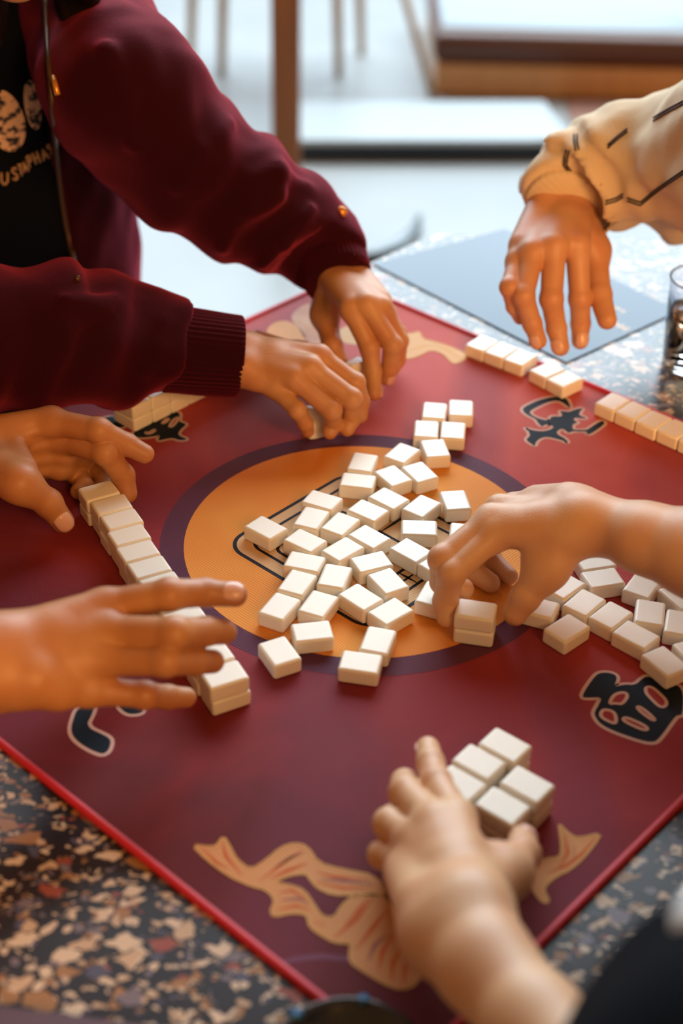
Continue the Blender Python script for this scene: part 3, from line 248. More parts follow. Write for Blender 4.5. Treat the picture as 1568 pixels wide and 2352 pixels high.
MOONS = [[[-0.3736,0.4424,0.9302],[-0.3789,0.4395,0.9306],[-0.3841,0.4358,0.9341],[-0.3887,0.4317,0.9403],[-0.3923,0.4273,0.9488],[-0.3947,0.4232,0.9586],[-0.3957,0.4198,0.9691],[-0.3954,0.4177,0.9791],[-0.3937,0.4171,0.988],[-0.3908,0.4177,0.9951],[-0.3871,0.4198,0.9999],[-0.3825,0.4227,1.0021],[-0.3775,0.426,1.0016],[-0.3725,0.4295,0.9985],[-0.3677,0.4329,0.9929],[-0.3638,0.4362,0.9851],[-0.361,0.4394,0.9758],[-0.3597,0.4422,0.9656],[-0.3599,0.4446,0.9552],[-0.3615,0.4457,0.9458],[-0.3645,0.4457,0.9381],[-0.3687,0.4445,0.9327]],[[-0.3501,0.4496,0.951],[-0.3523,0.4484,0.9521],[-0.3543,0.4468,0.9555],[-0.3559,0.4449,0.9609],[-0.3571,0.443,0.9678],[-0.3576,0.4411,0.9756],[-0.3576,0.4396,0.9837],[-0.357,0.4386,0.9913],[-0.3559,0.4381,0.9979],[-0.3544,0.4382,1.0031],[-0.3525,0.4388,1.0063],[-0.3503,0.4394,1.0076],[-0.3482,0.4405,1.0066],[-0.3461,0.4417,1.0034],[-0.3444,0.4431,0.9984],[-0.3432,0.4449,0.9918],[-0.3425,0.4465,0.9842],[-0.3425,0.4481,0.9761],[-0.3431,0.4494,0.9682],[-0.3443,0.4503,0.9612],[-0.346,0.4506,0.9557],[-0.348,0.4504,0.9522]]]
LETTERS = [[[[-0.389,0.4354,0.9085],[-0.3894,0.4352,0.9038],[-0.3898,0.4349,0.899],[-0.3891,0.4354,0.8973],[-0.3884,0.4359,0.8955],[-0.3872,0.4367,0.8952],[-0.386,0.4374,0.895],[-0.385,0.4381,0.8964],[-0.384,0.4387,0.8978],[-0.3836,0.4389,0.9026],[-0.3832,0.4391,0.9073]]],[[[-0.3743,0.4439,0.9092],[-0.3752,0.4434,0.9103],[-0.3762,0.4428,0.9113],[-0.3773,0.4423,0.9107],[-0.3784,0.4417,0.9101],[-0.3785,0.4417,0.9088],[-0.3787,0.4416,0.9074],[-0.3766,0.4428,0.905],[-0.3745,0.4436,0.9026],[-0.3745,0.4436,0.9009],[-0.3744,0.4436,0.8993],[-0.3755,0.443,0.8986],[-0.3767,0.4427,0.8979],[-0.3778,0.4421,0.899],[-0.3789,0.4415,0.9]]],[[[-0.3731,0.4443,0.9137],[-0.3709,0.4454,0.9138],[-0.3687,0.4464,0.9139]],[[-0.3709,0.4454,0.9138],[-0.3705,0.4455,0.9078],[-0.37,0.4458,0.9017]]],[[[-0.3672,0.4471,0.9048],[-0.367,0.4471,0.9107],[-0.3667,0.4469,0.9167],[-0.3649,0.4481,0.9111],[-0.363,0.4491,0.9055]],[[-0.3668,0.4472,0.909],[-0.3657,0.4478,0.9092],[-0.3645,0.4483,0.9093]]],[[[-0.3613,0.4498,0.9092],[-0.3623,0.4491,0.9155],[-0.3632,0.4481,0.922],[-0.362,0.4487,0.9222],[-0.3608,0.4492,0.9225],[-0.3601,0.4496,0.9209],[-0.3595,0.4501,0.9194],[-0.3596,0.4501,0.9177],[-0.3598,0.4502,0.916],[-0.361,0.4496,0.9158],[-0.3623,0.4491,0.9155]]],[[[-0.3573,0.4505,0.925],[-0.356,0.4517,0.9186],[-0.3547,0.4526,0.9123]],[[-0.3529,0.4524,0.9261],[-0.3517,0.4536,0.9197],[-0.3504,0.4545,0.9134]],[[-0.356,0.4517,0.9186],[-0.3538,0.4526,0.9192],[-0.3517,0.4536,0.9197]]],[[[-0.3468,0.456,0.9151],[-0.3469,0.4555,0.9215],[-0.347,0.4548,0.928],[-0.3442,0.4567,0.9224],[-0.3414,0.4584,0.9168]],[[-0.3466,0.4558,0.9197],[-0.3451,0.4565,0.9202],[-0.3437,0.4571,0.9206]]],[[[-0.3388,0.4583,0.9311],[-0.3397,0.4578,0.9316],[-0.3406,0.4573,0.9322],[-0.3412,0.4571,0.9313],[-0.3418,0.457,0.9304],[-0.3415,0.4572,0.9293],[-0.3412,0.4575,0.9283],[-0.3393,0.4586,0.927],[-0.3373,0.4596,0.9258],[-0.3368,0.46,0.9245],[-0.3364,0.4603,0.9232],[-0.337,0.4601,0.9223],[-0.3375,0.4599,0.9215],[-0.3385,0.4594,0.922],[-0.3395,0.4589,0.9224]]]]
ZIP = [[-0.3239,0.432,1.1073],[-0.3199,0.409,1.0928],[-0.317,0.3917,1.077],[-0.3062,0.3362,1.0734],[-0.3018,0.314,1.0602],[-0.2988,0.2977,1.041],[-0.3013,0.3083,1.012],[-0.3315,0.4502,0.9313],[-0.3325,0.4553,0.9001],[-0.333,0.4628,0.8671],[-0.3307,0.4614,0.8371],[-0.327,0.4607,0.8062],[-0.26,0.1493,0.9267]]
PULL = [[-0.2966,0.3012,1.0579],[-0.2932,0.2928,1.0522],[-0.2909,0.2879,1.0454]]
POPPER = [-0.0265,0.3614,0.9048]
STRIPES = [[[0.1981,0.3782,0.9695],[0.1983,0.381,0.9667],[0.198,0.3809,0.965],[0.1976,0.38,0.9637],[0.1971,0.3784,0.9626],[0.1968,0.3763,0.9611],[0.1967,0.3752,0.9592],[0.1968,0.3757,0.9567],[0.197,0.3767,0.954],[0.1984,0.3771,0.9522],[0.1999,0.3776,0.9503],[0.2014,0.3783,0.9483],[0.2029,0.3788,0.9464]],[[0.2001,0.3713,0.9722],[0.1998,0.3712,0.9705],[0.2,0.374,0.9678],[0.2002,0.3766,0.965],[0.1999,0.3765,0.9634],[0.1998,0.3754,0.9615],[0.1996,0.3746,0.9595],[0.1997,0.3749,0.9571],[0.1999,0.376,0.9544],[0.2014,0.3764,0.9525],[0.2029,0.3772,0.9505],[0.2044,0.3776,0.9487],[0.2058,0.3781,0.9468]],[[0.2066,0.394,0.9806],[0.2062,0.3903,0.98],[0.2058,0.3864,0.9795],[0.2055,0.3827,0.979],[0.2052,0.3797,0.9782],[0.2054,0.3765,0.9772],[0.2056,0.3737,0.976],[0.2059,0.3709,0.9748],[0.2061,0.3682,0.9736]],[[0.2096,0.3934,0.9809],[0.2092,0.3896,0.9803],[0.2088,0.3857,0.9799],[0.2084,0.382,0.9793],[0.2081,0.3787,0.9787],[0.2083,0.3754,0.9776],[0.2085,0.3728,0.9764],[0.2089,0.3708,0.9749],[0.2092,0.3687,0.9734]],[[0.235,0.3565,0.9841],[0.2371,0.3577,0.9857],[0.2393,0.3594,0.9871],[0.2415,0.3613,0.9885],[0.2438,0.3634,0.9898],[0.2467,0.366,0.9911],[0.2495,0.3683,0.9925],[0.2522,0.3695,0.9944],[0.2548,0.3705,0.9963]],[[0.235,0.3543,0.9818],[0.2371,0.3556,0.9834],[0.2392,0.3571,0.9849],[0.2415,0.3588,0.9863],[0.2437,0.3608,0.9876],[0.2465,0.363,0.9891],[0.2494,0.3655,0.9904],[0.2521,0.3669,0.9922],[0.2547,0.3681,0.9941]],[[0.276,0.356,1.0131],[0.2755,0.3405,1.0206],[0.2764,0.3316,1.0257],[0.278,0.3256,1.0298],[0.2797,0.3205,1.0335],[0.2816,0.3132,1.0383],[0.2832,0.3042,1.0436],[0.2849,0.2961,1.0485],[0.287,0.2904,1.0526]],[[0.274,0.3449,1.014],[0.2747,0.3346,1.0197],[0.2762,0.3284,1.0239],[0.2778,0.323,1.0278],[0.2795,0.3176,1.0316],[0.2813,0.3097,1.0366],[0.2824,0.299,1.0425],[0.2844,0.292,1.0471],[0.2864,0.2857,1.0514]],[[0.2382,0.3463,0.9295],[0.2407,0.3461,0.9305],[0.2434,0.3461,0.9314],[0.2459,0.3455,0.9325],[0.2483,0.3447,0.9338],[0.2497,0.3441,0.9351],[0.2511,0.3435,0.9364],[0.2523,0.3421,0.938],[0.2532,0.3392,0.9403]],[[0.2386,0.3466,0.9262],[0.2411,0.346,0.9273],[0.2437,0.3461,0.9282],[0.2462,0.3454,0.9293],[0.2487,0.3448,0.9305],[0.2501,0.3442,0.9318],[0.2515,0.3434,0.9332],[0.2527,0.3423,0.9347],[0.2538,0.3402,0.9367]],[[0.2567,0.3324,0.9391],[0.2597,0.3305,0.9388],[0.2629,0.3298,0.9381],[0.2662,0.3294,0.9372],[0.2696,0.3292,0.9362],[0.2719,0.3268,0.9401],[0.2742,0.3243,0.9441],[0.2761,0.3201,0.9487],[0.276,0.3072,0.9569],[0.2759,0.2939,0.9648],[0.2773,0.2881,0.9697],[0.2787,0.2821,0.9746],[0.2799,0.2752,0.9798],[0.2811,0.2653,0.9867],[0.2828,0.2578,0.9925],[0.2847,0.2516,0.9978],[0.2869,0.2467,1.0026]],[[0.2576,0.335,0.9348],[0.2606,0.3329,0.9347],[0.2637,0.3317,0.9341],[0.267,0.3311,0.9332],[0.2704,0.3309,0.9323],[0.2727,0.3284,0.9363],[0.275,0.3259,0.9402],[0.277,0.3222,0.9447],[0.2783,0.3154,0.9504],[0.2778,0.3006,0.959],[0.2782,0.2901,0.9658],[0.2794,0.2832,0.9711],[0.2803,0.2751,0.9769],[0.2813,0.2644,0.9841],[0.2828,0.2559,0.9903],[0.2847,0.2495,0.9957],[0.2869,0.2447,1.0004]]]
P4_CHEST = [0.262,-0.663,0.91]
P4_FWD = [-0.42,0.9,0]
SLAB = [[-0.1809,2.7995],[0.4728,2.8418],[0.5914,2.8628],[0.5471,3.1629],[-0.1939,3.1118]]
NAPKIN = [0.1368,-0.6505,1.0416]

ZT = .752
MATANG = -0.72959
CA, SA = math.cos(MATANG), math.sin(MATANG)
def mf(a, b): return (a * CA - b * SA, a * SA + b * CA)      # mat frame -> world
def tag(o, label=None, cat=None, group=None, kind=None):
    if label: o['label'] = label
    if cat: o['category'] = cat
    if group: o['group'] = group
    if kind: o['kind'] = kind
    return o
def mesh_obj(name, verts, faces, mat, parent=None, smooth=True):
    me = bpy.data.meshes.new(name)
    verts = np.asarray(verts, dtype=np.float32); 
    if isinstance(faces, np.ndarray) and len(faces):
        n = faces.shape[1]
        me.vertices.add(len(verts)); me.vertices.foreach_set('co', verts.ravel())
        me.loops.add(faces.size); me.loops.foreach_set('vertex_index', faces.astype(np.int32).ravel())
        me.polygons.add(len(faces)); me.polygons.foreach_set('loop_start', np.arange(0, faces.size, n, dtype=np.int32))
        me.polygons.foreach_set('loop_total', np.full(len(faces), n, dtype=np.int32))
        me.update(calc_edges=True); me.validate()
    else:
        me.from_pydata([tuple(map(float, q)) for q in verts], [], [tuple(q) for q in faces])
    if smooth: me.polygons.foreach_set('use_smooth', np.ones(len(me.polygons), dtype=bool))
    me.materials.append(mat)
    o = bpy.data.objects.new(name, me); COL.objects.link(o)
    if parent: o.parent = parent
    return o
def bm_obj(name, bm, mat, parent=None, smooth=False):
    me = bpy.data.meshes.new(name); bm.normal_update(); bm.to_mesh(me); bm.free()
    if smooth: me.polygons.foreach_set('use_smooth', np.ones(len(me.polygons), dtype=bool))
    me.materials.append(mat)
    o = bpy.data.objects.new(name, me); COL.objects.link(o)
    if parent: o.parent = parent
    return o
def box_bm(bm, c, s, rot=0, bev=0, seg=2, mtx=None):
    r = bmesh.ops.create_cube(bm, size=1)
    M = Matrix.Translation(c) @ Matrix.Rotation(rot, 4, 'Z') @ Matrix.Diagonal((s[0], s[1], s[2], 1))
    if mtx: M = mtx @ Matrix.Diagonal((s[0], s[1], s[2], 1))
    bmesh.ops.transform(bm, matrix=M, verts=r['verts'])
    if bev:
        es = list({e for v in r['verts'] for e in v.link_edges})
        bmesh.ops.bevel(bm, geom=es, offset=bev, segments=seg, affect='EDGES', profile=.5)
def tube(pts, rad, n=12, closed=False, caps=True, prof=None):
    """swept tube; rad list or value; returns verts, quads"""
    pts = [Vector(p) for p in pts]; m = len(pts)
    if not isinstance(rad, (list, tuple)): rad = [rad] * m
    V = []; F = []; up = None
    for i, p in enumerate(pts):
        a = pts[i - 1] if i or closed else p; b = pts[(i + 1) % m] if i < m - 1 or closed else p
        t = (b - a).normalized()
        if up is None: up = t.orthogonal().normalized()
        up = (up - t * up.dot(t)).normalized(); sd = t.cross(up)
        for k in range(n):
            an = 2 * math.pi * k / n; r = rad[i] * (prof(an, i) if prof else 1)
            V.append(p + up * math.cos(an) * r + sd * math.sin(an) * r)
    for i in range(m if closed else m - 1):
        for k in range(n):
            j = (i + 1) % m
            F.append((i * n + k, i * n + (k + 1) % n, j * n + (k + 1) % n, j * n + k))
    if caps and not closed:
        F.append(tuple(range(n))[::-1]); F.append(tuple((m - 1) * n + k for k in range(n)))
    return V, F
# ---------------------------------------------------------------- materials
def nodes(name):
    m = bpy.data.materials.new(name); m.use_nodes = True; nt = m.node_tree
    return m, nt, nt.nodes['Principled BSDF']
def pset(b, **k):
    for n, v in k.items():
        n = n.replace('_', ' ')
        if n in b.inputs: b.inputs[n].default_value = v
def plain(name, col, rough=.5, bump=0, bscale=200, **k):
    m, nt, b = nodes(name); pset(b, Base_Color=(*col, 1), Roughness=rough, **k)
    N = nt.nodes
    tc = N.new('ShaderNodeTexCoord'); nz = N.new('ShaderNodeTexNoise'); nz.inputs['Scale'].default_value = bscale; nz.inputs['Detail'].default_value = 3
    nt.links.new(tc.outputs['Object'], nz.inputs['Vector'])
    mx = N.new('ShaderNodeMixRGB'); mx.blend_type = 'MULTIPLY'; mx.inputs[0].default_value = .25
    mx.inputs[1].default_value = (*col, 1); nt.links.new(nz.outputs['Fac'], mx.inputs[2]); 
    cr = N.new('ShaderNodeMapRange'); cr.inputs[3].default_value = .75; cr.inputs[4].default_value = 1.25
    nt.links.new(nz.outputs['Fac'], cr.inputs[0]); nt.links.new(cr.outputs[0], mx.inputs[2]); nt.links.new(mx.outputs[0], b.inputs['Base Color'])
    if bump:
        bp = N.new('ShaderNodeBump'); bp.inputs['Strength'].default_value = bump; bp.inputs['Distance'].default_value = .001
        nt.links.new(nz.outputs['Fac'], bp.inputs['Height']); nt.links.new(bp.outputs[0], b.inputs['Normal'])
    return m
def skin(name, col, red):
    m, nt, b = nodes(name); N = nt.nodes; Lk = nt.links
    tc = N.new('ShaderNodeTexCoord')
    n1 = N.new('ShaderNodeTexNoise'); n1.inputs['Scale'].default_value = 28; n1.inputs['Detail'].default_value = 4
    n2 = N.new('ShaderNodeTexNoise'); n2.inputs['Scale'].default_value = 420; n2.inputs['Detail'].default_value = 3
    vo = N.new('ShaderNodeTexVoronoi'); vo.inputs['Scale'].default_value = 900
    for n in (n1, n2, vo): Lk.new(tc.outputs['Object'], n.inputs['Vector'])
    mx = N.new('ShaderNodeMixRGB'); mx.inputs[1].default_value = (*col, 1); mx.inputs[2].default_value = (*red, 1)
    mr = N.new('ShaderNodeMapRange'); mr.inputs[1].default_value = .35; mr.inputs[2].default_value = .75; Lk.new(n1.outputs['Fac'], mr.inputs[0]); Lk.new(mr.outputs[0], mx.inputs[0])
    Lk.new(mx.outputs[0], b.inputs['Base Color'])
    pset(b, Roughness=.48, Subsurface_Weight=.18, Subsurface_Radius=(.9, .32, .16), Subsurface_Scale=.006, Specular_IOR_Level=.5)
    ad = N.new('ShaderNodeMath'); ad.operation = 'ADD'; Lk.new(n2.outputs['Fac'], ad.inputs[0]); Lk.new(vo.outputs['Distance'], ad.inputs[1])
    bp = N.new('ShaderNodeBump'); bp.inputs['Strength'].default_value = .25; bp.inputs['Distance'].default_value = .0005
    Lk.new(ad.outputs[0], bp.inputs['Height']); Lk.new(bp.outputs[0], b.inputs['Normal'])
    return m
SK1 = skin('skin_tan', (.58, .29, .125), (.52, .21, .085))
SK2 = skin('skin_warm', (.62, .33, .18), (.56, .24, .12))
SK3 = skin('skin_brown', (.50, .225, .080), (.42, .155, .055))
SK4 = skin('skin_light', (.70, .42, .23), (.65, .33, .18))
NAIL = plain('nail_pink', (.72, .42, .32), .25)
def cloth(name, col, scale=900, rough=.85, sheen=.25, bump=.4):
    m = plain(name, col, rough, bump, scale); b = m.node_tree.nodes['Principled BSDF']
    pset(b, Sheen_Weight=sheen, Sheen_Roughness=.5, Specular_IOR_Level=.08); return m
MAROON = cloth('maroon_fleece', (.020, .0014, .004), sheen=.5)
b_ = MAROON.node_tree.nodes['Principled BSDF']; b_.inputs['Sheen Tint'].default_value = (.80, .085, .16, 1)
BLACK = cloth('black_cotton', (.004, .005, .009), sheen=0, rough=1)
NAVY = cloth('dark_shirt', (.003, .004, .006), sheen=0, rough=1)
CREAM = cloth('cream_sweater', (.82, .64, .42), 700)
GREYC = cloth('grey_shirt', (.10, .11, .13), 700)
HAIR = cloth('dark_hair', (.014, .008, .006), 300, .5, sheen=0)
STRIPE = plain('dark_stripe', (.05, .035, .035), .8)
WHITEC = cloth('white_cloth', (.72, .76, .78), 300, bump=.8)
IVORY, nt, b = nodes('ivory_tile')
pset(b, Base_Color=(.88, .82, .70, 1), Roughness=.28, Subsurface_Weight=.30, Subsurface_Radius=(1, .55, .25), Subsurface_Scale=.004, Specular_IOR_Level=.5)
n = nt.nodes.new('ShaderNodeTexNoise'); n.inputs['Scale'].default_value = 600; n.inputs['Detail'].default_value = 2
bp = nt.nodes.new('ShaderNodeBump'); bp.inputs['Strength'].default_value = .12; bp.inputs['Distance'].default_value = .0004
nt.links.new(n.outputs['Fac'], bp.inputs['Height']); nt.links.new(bp.outputs[0], b.inputs['Normal'])
# mat cloth: red to maroon clouds, woven relief
def mat_cloth():
    m, nt, b = nodes('mat_print_red'); N = nt.nodes; Lk = nt.links
    g = N.new('ShaderNodeNewGeometry')
    mp = N.new('ShaderNodeMapping'); mp.inputs['Rotation'].default_value = (0, 0, -MATANG); Lk.new(g.outputs['Position'], mp.inputs['Vector'])
    sp = N.new('ShaderNodeSeparateXYZ'); Lk.new(g.outputs['Position'], sp.inputs[0])
    n1 = N.new('ShaderNodeTexNoise'); n1.inputs['Scale'].default_value = 4.2; n1.inputs['Detail'].default_value = 3; n1.inputs['Distortion'].default_value = .8; Lk.new(g.outputs['Position'], n1.inputs['Vector'])
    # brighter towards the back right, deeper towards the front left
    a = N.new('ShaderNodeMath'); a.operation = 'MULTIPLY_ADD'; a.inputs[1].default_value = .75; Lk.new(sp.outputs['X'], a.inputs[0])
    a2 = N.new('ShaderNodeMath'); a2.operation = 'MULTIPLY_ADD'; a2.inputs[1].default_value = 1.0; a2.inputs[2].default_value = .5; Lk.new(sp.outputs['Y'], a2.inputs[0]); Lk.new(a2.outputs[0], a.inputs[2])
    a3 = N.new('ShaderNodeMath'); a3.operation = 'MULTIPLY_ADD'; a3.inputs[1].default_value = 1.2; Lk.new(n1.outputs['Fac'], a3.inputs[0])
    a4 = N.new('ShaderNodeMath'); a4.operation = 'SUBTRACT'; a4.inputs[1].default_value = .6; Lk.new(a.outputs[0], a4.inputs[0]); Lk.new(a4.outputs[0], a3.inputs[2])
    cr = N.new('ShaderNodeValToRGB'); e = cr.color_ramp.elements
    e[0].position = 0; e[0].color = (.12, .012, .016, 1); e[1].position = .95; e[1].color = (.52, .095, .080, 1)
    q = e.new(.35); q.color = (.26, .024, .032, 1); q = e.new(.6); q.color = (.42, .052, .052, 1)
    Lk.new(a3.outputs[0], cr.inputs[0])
    # purple smoke bands
    wv = N.new('ShaderNodeTexWave'); wv.inputs['Scale'].default_value = 1.5; wv.inputs['Distortion'].default_value = 7; wv.inputs['Detail'].default_value = 2; Lk.new(g.outputs['Position'], wv.inputs['Vector'])
    m2 = N.new('ShaderNodeMapRange'); m2.inputs[1].default_value = .62; m2.inputs[2].default_value = .95; m2.inputs[4].default_value = .45; Lk.new(wv.outputs['Fac'], m2.inputs[0])
    mx = N.new('ShaderNodeMixRGB'); mx.inputs[2].default_value = (.17, .03, .06, 1); Lk.new(m2.outputs[0], mx.inputs[0]); Lk.new(cr.outputs[0], mx.inputs[1])
    Lk.new(mx.outputs[0], b.inputs['Base Color'])
    weave(nt, b, mp); pset(b, Roughness=.7, Specular_IOR_Level=.22, Sheen_Weight=0.0); return m
def weave(nt, b, mp=None):
    N = nt.nodes; Lk = nt.links
    if mp is None:
        g = N.new('ShaderNodeNewGeometry'); mp = N.new('ShaderNodeMapping'); mp.inputs['Rotation'].default_value = (0, 0, -MATANG); Lk.new(g.outputs['Position'], mp.inputs['Vector'])
    w1 = N.new('ShaderNodeTexWave'); w1.inputs['Scale'].default_value = 130; w1.bands_direction = 'X'; Lk.new(mp.outputs[0], w1.inputs['Vector'])
    w2 = N.new('ShaderNodeTexWave'); w2.inputs['Scale'].default_value = 130; w2.bands_direction = 'Y'; Lk.new(mp.outputs[0], w2.inputs['Vector'])
    s_ = N.new('ShaderNodeMath'); s_.operation = 'ADD'; Lk.new(w1.outputs['Fac'], s_.inputs[0]); Lk.new(w2.outputs['Fac'], s_.inputs[1])
    bp = N.new('ShaderNodeBump'); bp.inputs['Strength'].default_value = .35; bp.inputs['Distance'].default_value = .0005
    Lk.new(s_.outputs[0], bp.inputs['Height']); Lk.new(bp.outputs[0], b.inputs['Normal'])
def printed(name, c1, c2=None, sc_=9):
    m, nt, b = nodes(name); N = nt.nodes; Lk = nt.links
    g = N.new('ShaderNodeNewGeometry'); n1 = N.new('ShaderNodeTexNoise'); n1.inputs['Scale'].default_value = sc_; n1.inputs['Detail'].default_value = 2; Lk.new(g.outputs['Position'], n1.inputs['Vector'])
    mx = N.new('ShaderNodeMixRGB'); mx.inputs[1].default_value = (*c1, 1); mx.inputs[2].default_value = (*(c2 or c1), 1)
    mr = N.new('ShaderNodeMapRange'); mr.inputs[1].default_value = .35; mr.inputs[2].default_value = .65; Lk.new(n1.outputs['Fac'], mr.inputs[0]); Lk.new(mr.outputs[0], mx.inputs[0]); Lk.new(mx.outputs[0], b.inputs['Base Color'])
    weave(nt, b); pset(b, Roughness=.7, Specular_IOR_Level=.22); return m
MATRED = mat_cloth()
PR = {'orange': printed('print_orange', (.82, .34, .055), (.76, .26, .04)), 'purple': printed('print_purple', (.085, .022, .055), (.12, .03, .06)),
      'cream': printed('print_cream', (.72, .46, .24), (.66, .40, .20)), 'ink': printed('print_ink', (.012, .010, .016)), 'navy': printed('print_navy', (.006, .014, .030)),
      'outline': printed('print_outline', (.66, .46, .42)), 'ribbon': printed('print_ribbon', (.66, .31, .13), (.62, .28, .11), 20), 'rust': printed('print_rust', (.55, .095, .012)),
      'mauve': printed('print_mauve', (.34, .13, .10)), 'gold': printed('print_gold', (.66, .36, .11)), 'cloud': printed('print_cloud', (.50, .23, .15), (.62, .36, .24), 25), 'arc': printed('print_arc', (.17, .055, .10))}
TRIM = plain('red_edging', (.56, .018, .035), .5, .3, 900)
def terrazzo():
    m, nt, b = nodes('terrazzo'); N = nt.nodes; Lk = nt.links
    g = N.new('ShaderNodeTexCoord'); 
    nz = N.new('ShaderNodeTexNoise'); nz.inputs['Scale'].default_value = 75; Lk.new(g.outputs['Object'], nz.inputs['Vector'])
    ad = N.new('ShaderNodeMixRGB'); ad.blend_type = 'ADD'; ad.inputs[0].default_value = .013; Lk.new(g.outputs['Object'], ad.inputs[1]); Lk.new(nz.outputs['Color'], ad.inputs[2])
    col = None
    for sc_, th, dens in ((62, .34, .21), (110, .30, .24), (210, .3, .22)):
        vo = N.new('ShaderNodeTexVoronoi'); vo.inputs['Scale'].default_value = sc_; vo.inputs['Randomness'].default_value = 1
        mp = N.new('ShaderNodeMapping'); mp.inputs['Location'].default_value = (sc_ * .37, 0, 0); mp.inputs['Scale'].default_value = (1, 1.5, 1); Lk.new(ad.outputs[0], mp.inputs['Vector']); Lk.new(mp.outputs[0], vo.inputs['Vector'])
        ed = N.new('ShaderNodeTexVoronoi'); ed.feature = 'DISTANCE_TO_EDGE'; ed.inputs['Scale'].default_value = sc_; Lk.new(mp.outputs[0], ed.inputs['Vector'])
        sp = N.new('ShaderNodeSeparateColor'); Lk.new(vo.outputs['Color'], sp.inputs[0])
        cr = N.new('ShaderNodeValToRGB'); e = cr.color_ramp.elements; cr.color_ramp.interpolation = 'CONSTANT'
        e[0].color = (.60, .47, .35, 1); e[1].position = .34; e[1].color = (.30, .15, .06, 1)
        for p_, c_ in ((.52, (.07, .07, .12, 1)), (.62, (.50, .35, .23, 1)), (.80, (.16, .13, .16, 1)), (.94, (.26, .06, .04, 1))): q = e.new(p_); q.color = c_
        Lk.new(sp.outputs[0], cr.inputs[0])
        k1 = N.new('ShaderNodeMath'); k1.operation = 'GREATER_THAN'; k1.inputs[1].default_value = .07; Lk.new(ed.outputs['Distance'], k1.inputs[0])
        k2 = N.new('ShaderNodeMath'); k2.operation = 'LESS_THAN'; k2.inputs[1].default_value = dens; Lk.new(sp.outputs[1], k2.inputs[0])
        k3 = N.new('ShaderNodeMath'); k3.operation = 'MULTIPLY'; Lk.new(k1.outputs[0], k3.inputs[0]); Lk.new(k2.outputs[0], k3.inputs[1])
        mx = N.new('ShaderNodeMixRGB'); Lk.new(k3.outputs[0], mx.inputs[0]); Lk.new(cr.outputs[0], mx.inputs[2])
        mx2 = mx
        if col is None: first = mx; col = mx
        else:
            # larger chips lie on top of smaller ones
            Lk.new(mx.outputs[0], last.inputs[1]); 
        last = mx
    last.inputs[1].default_value = (.016, .013, .018, 1)
    Lk.new(first.outputs[0], b.inputs['Base Color']); pset(b, Roughness=.28, Specular_IOR_Level=.4); return m
TERR = terrazzo()
def wood(name, c1, c2, rough=.45):
    m, nt, b = nodes(name); N = nt.nodes; Lk = nt.links
    tc = N.new('ShaderNodeTexCoord'); mp = N.new('ShaderNodeMapping'); mp.inputs['Scale'].default_value = (14, 14, 1.2); Lk.new(tc.outputs['Object'], mp.inputs['Vector'])
    n1 = N.new('ShaderNodeTexNoise'); n1.inputs['Scale'].default_value = 3; n1.inputs['Detail'].default_value = 6; Lk.new(mp.outputs[0], n1.inputs['Vector'])
    cr = N.new('ShaderNodeValToRGB'); e = cr.color_ramp.elements; e[0].position = .35; e[0].color = (*c1, 1); e[1].position = .68; e[1].color = (*c2, 1)
    Lk.new(n1.outputs['Fac'], cr.inputs[0]); Lk.new(cr.outputs[0], b.inputs['Base Color']); pset(b, Roughness=rough); return m
WOODD = wood('brown_wood', (.24, .085, .02), (.32, .12, .03)); WOODL = wood('tan_wood', (.66, .36, .15), (.74, .42, .18)); WOODP = wood('pale_wood', (.46, .29, .15), (.55, .36, .2))
LEATHER = plain('brown_leather', (.10, .030, .012), .38, .3, 120); SEATTOP = plain('seat_pale_reflection', (.34, .40, .44), .6, .2, 300)  # pale seat colour paints in the window mirrored by brown leather
FLOORM, nt, b = nodes('pale_floor'); pset(b, Base_Color=(.66, .68, .66, 1), Roughness=.35)
N = nt.nodes; tc = N.new('ShaderNodeTexCoord'); nz = N.new('ShaderNodeTexNoise'); nz.inputs['Scale'].default_value = 2.5; nz.inputs['Detail'].default_value = 5; nt.links.new(tc.outputs['Object'], nz.inputs['Vector'])
cr = N.new('ShaderNodeValToRGB'); cr.color_ramp.elements[0].color = (.27, .30, .31, 1); cr.color_ramp.elements[1].color = (.42, .43, .42, 1); nt.links.new(nz.outputs['Fac'], cr.inputs[0]); nt.links.new(cr.outputs[0], b.inputs['Base Color'])
WALLM = plain('warm_wall', (.62, .52, .42), .8, .1, 60); FRAME = plain('window_frame_dark', (.03, .03, .035), .4)
STONE = plain('white_stone', (.46, .52, .54), .35); DARKEDGE = plain('dark_blue_edge', (.006, .016, .030), .4); PATCHM = plain('brown_patch', (.24, .10, .06), .6)
GREYM = plain('grey_metal', (.16, .18, .19), .35, Metallic=.7)
GOLD = plain('brass', (.75, .30, .05), .35, Metallic=.6); ZIPM = plain('zip_teeth', (.10, .05, .025), .4, Metallic=.5)
MENUM = plain('menu_navy', (.008, .045, .105), .26, Specular_IOR_Level=.22); MENUT = plain('menu_print', (.85, .66, .48), .5)
TINM = plain('tin_black', (.008, .010, .014), .25, Coat_Weight=.5); BLUEM = plain('glint_blue', (.02, .12, .26), .3)
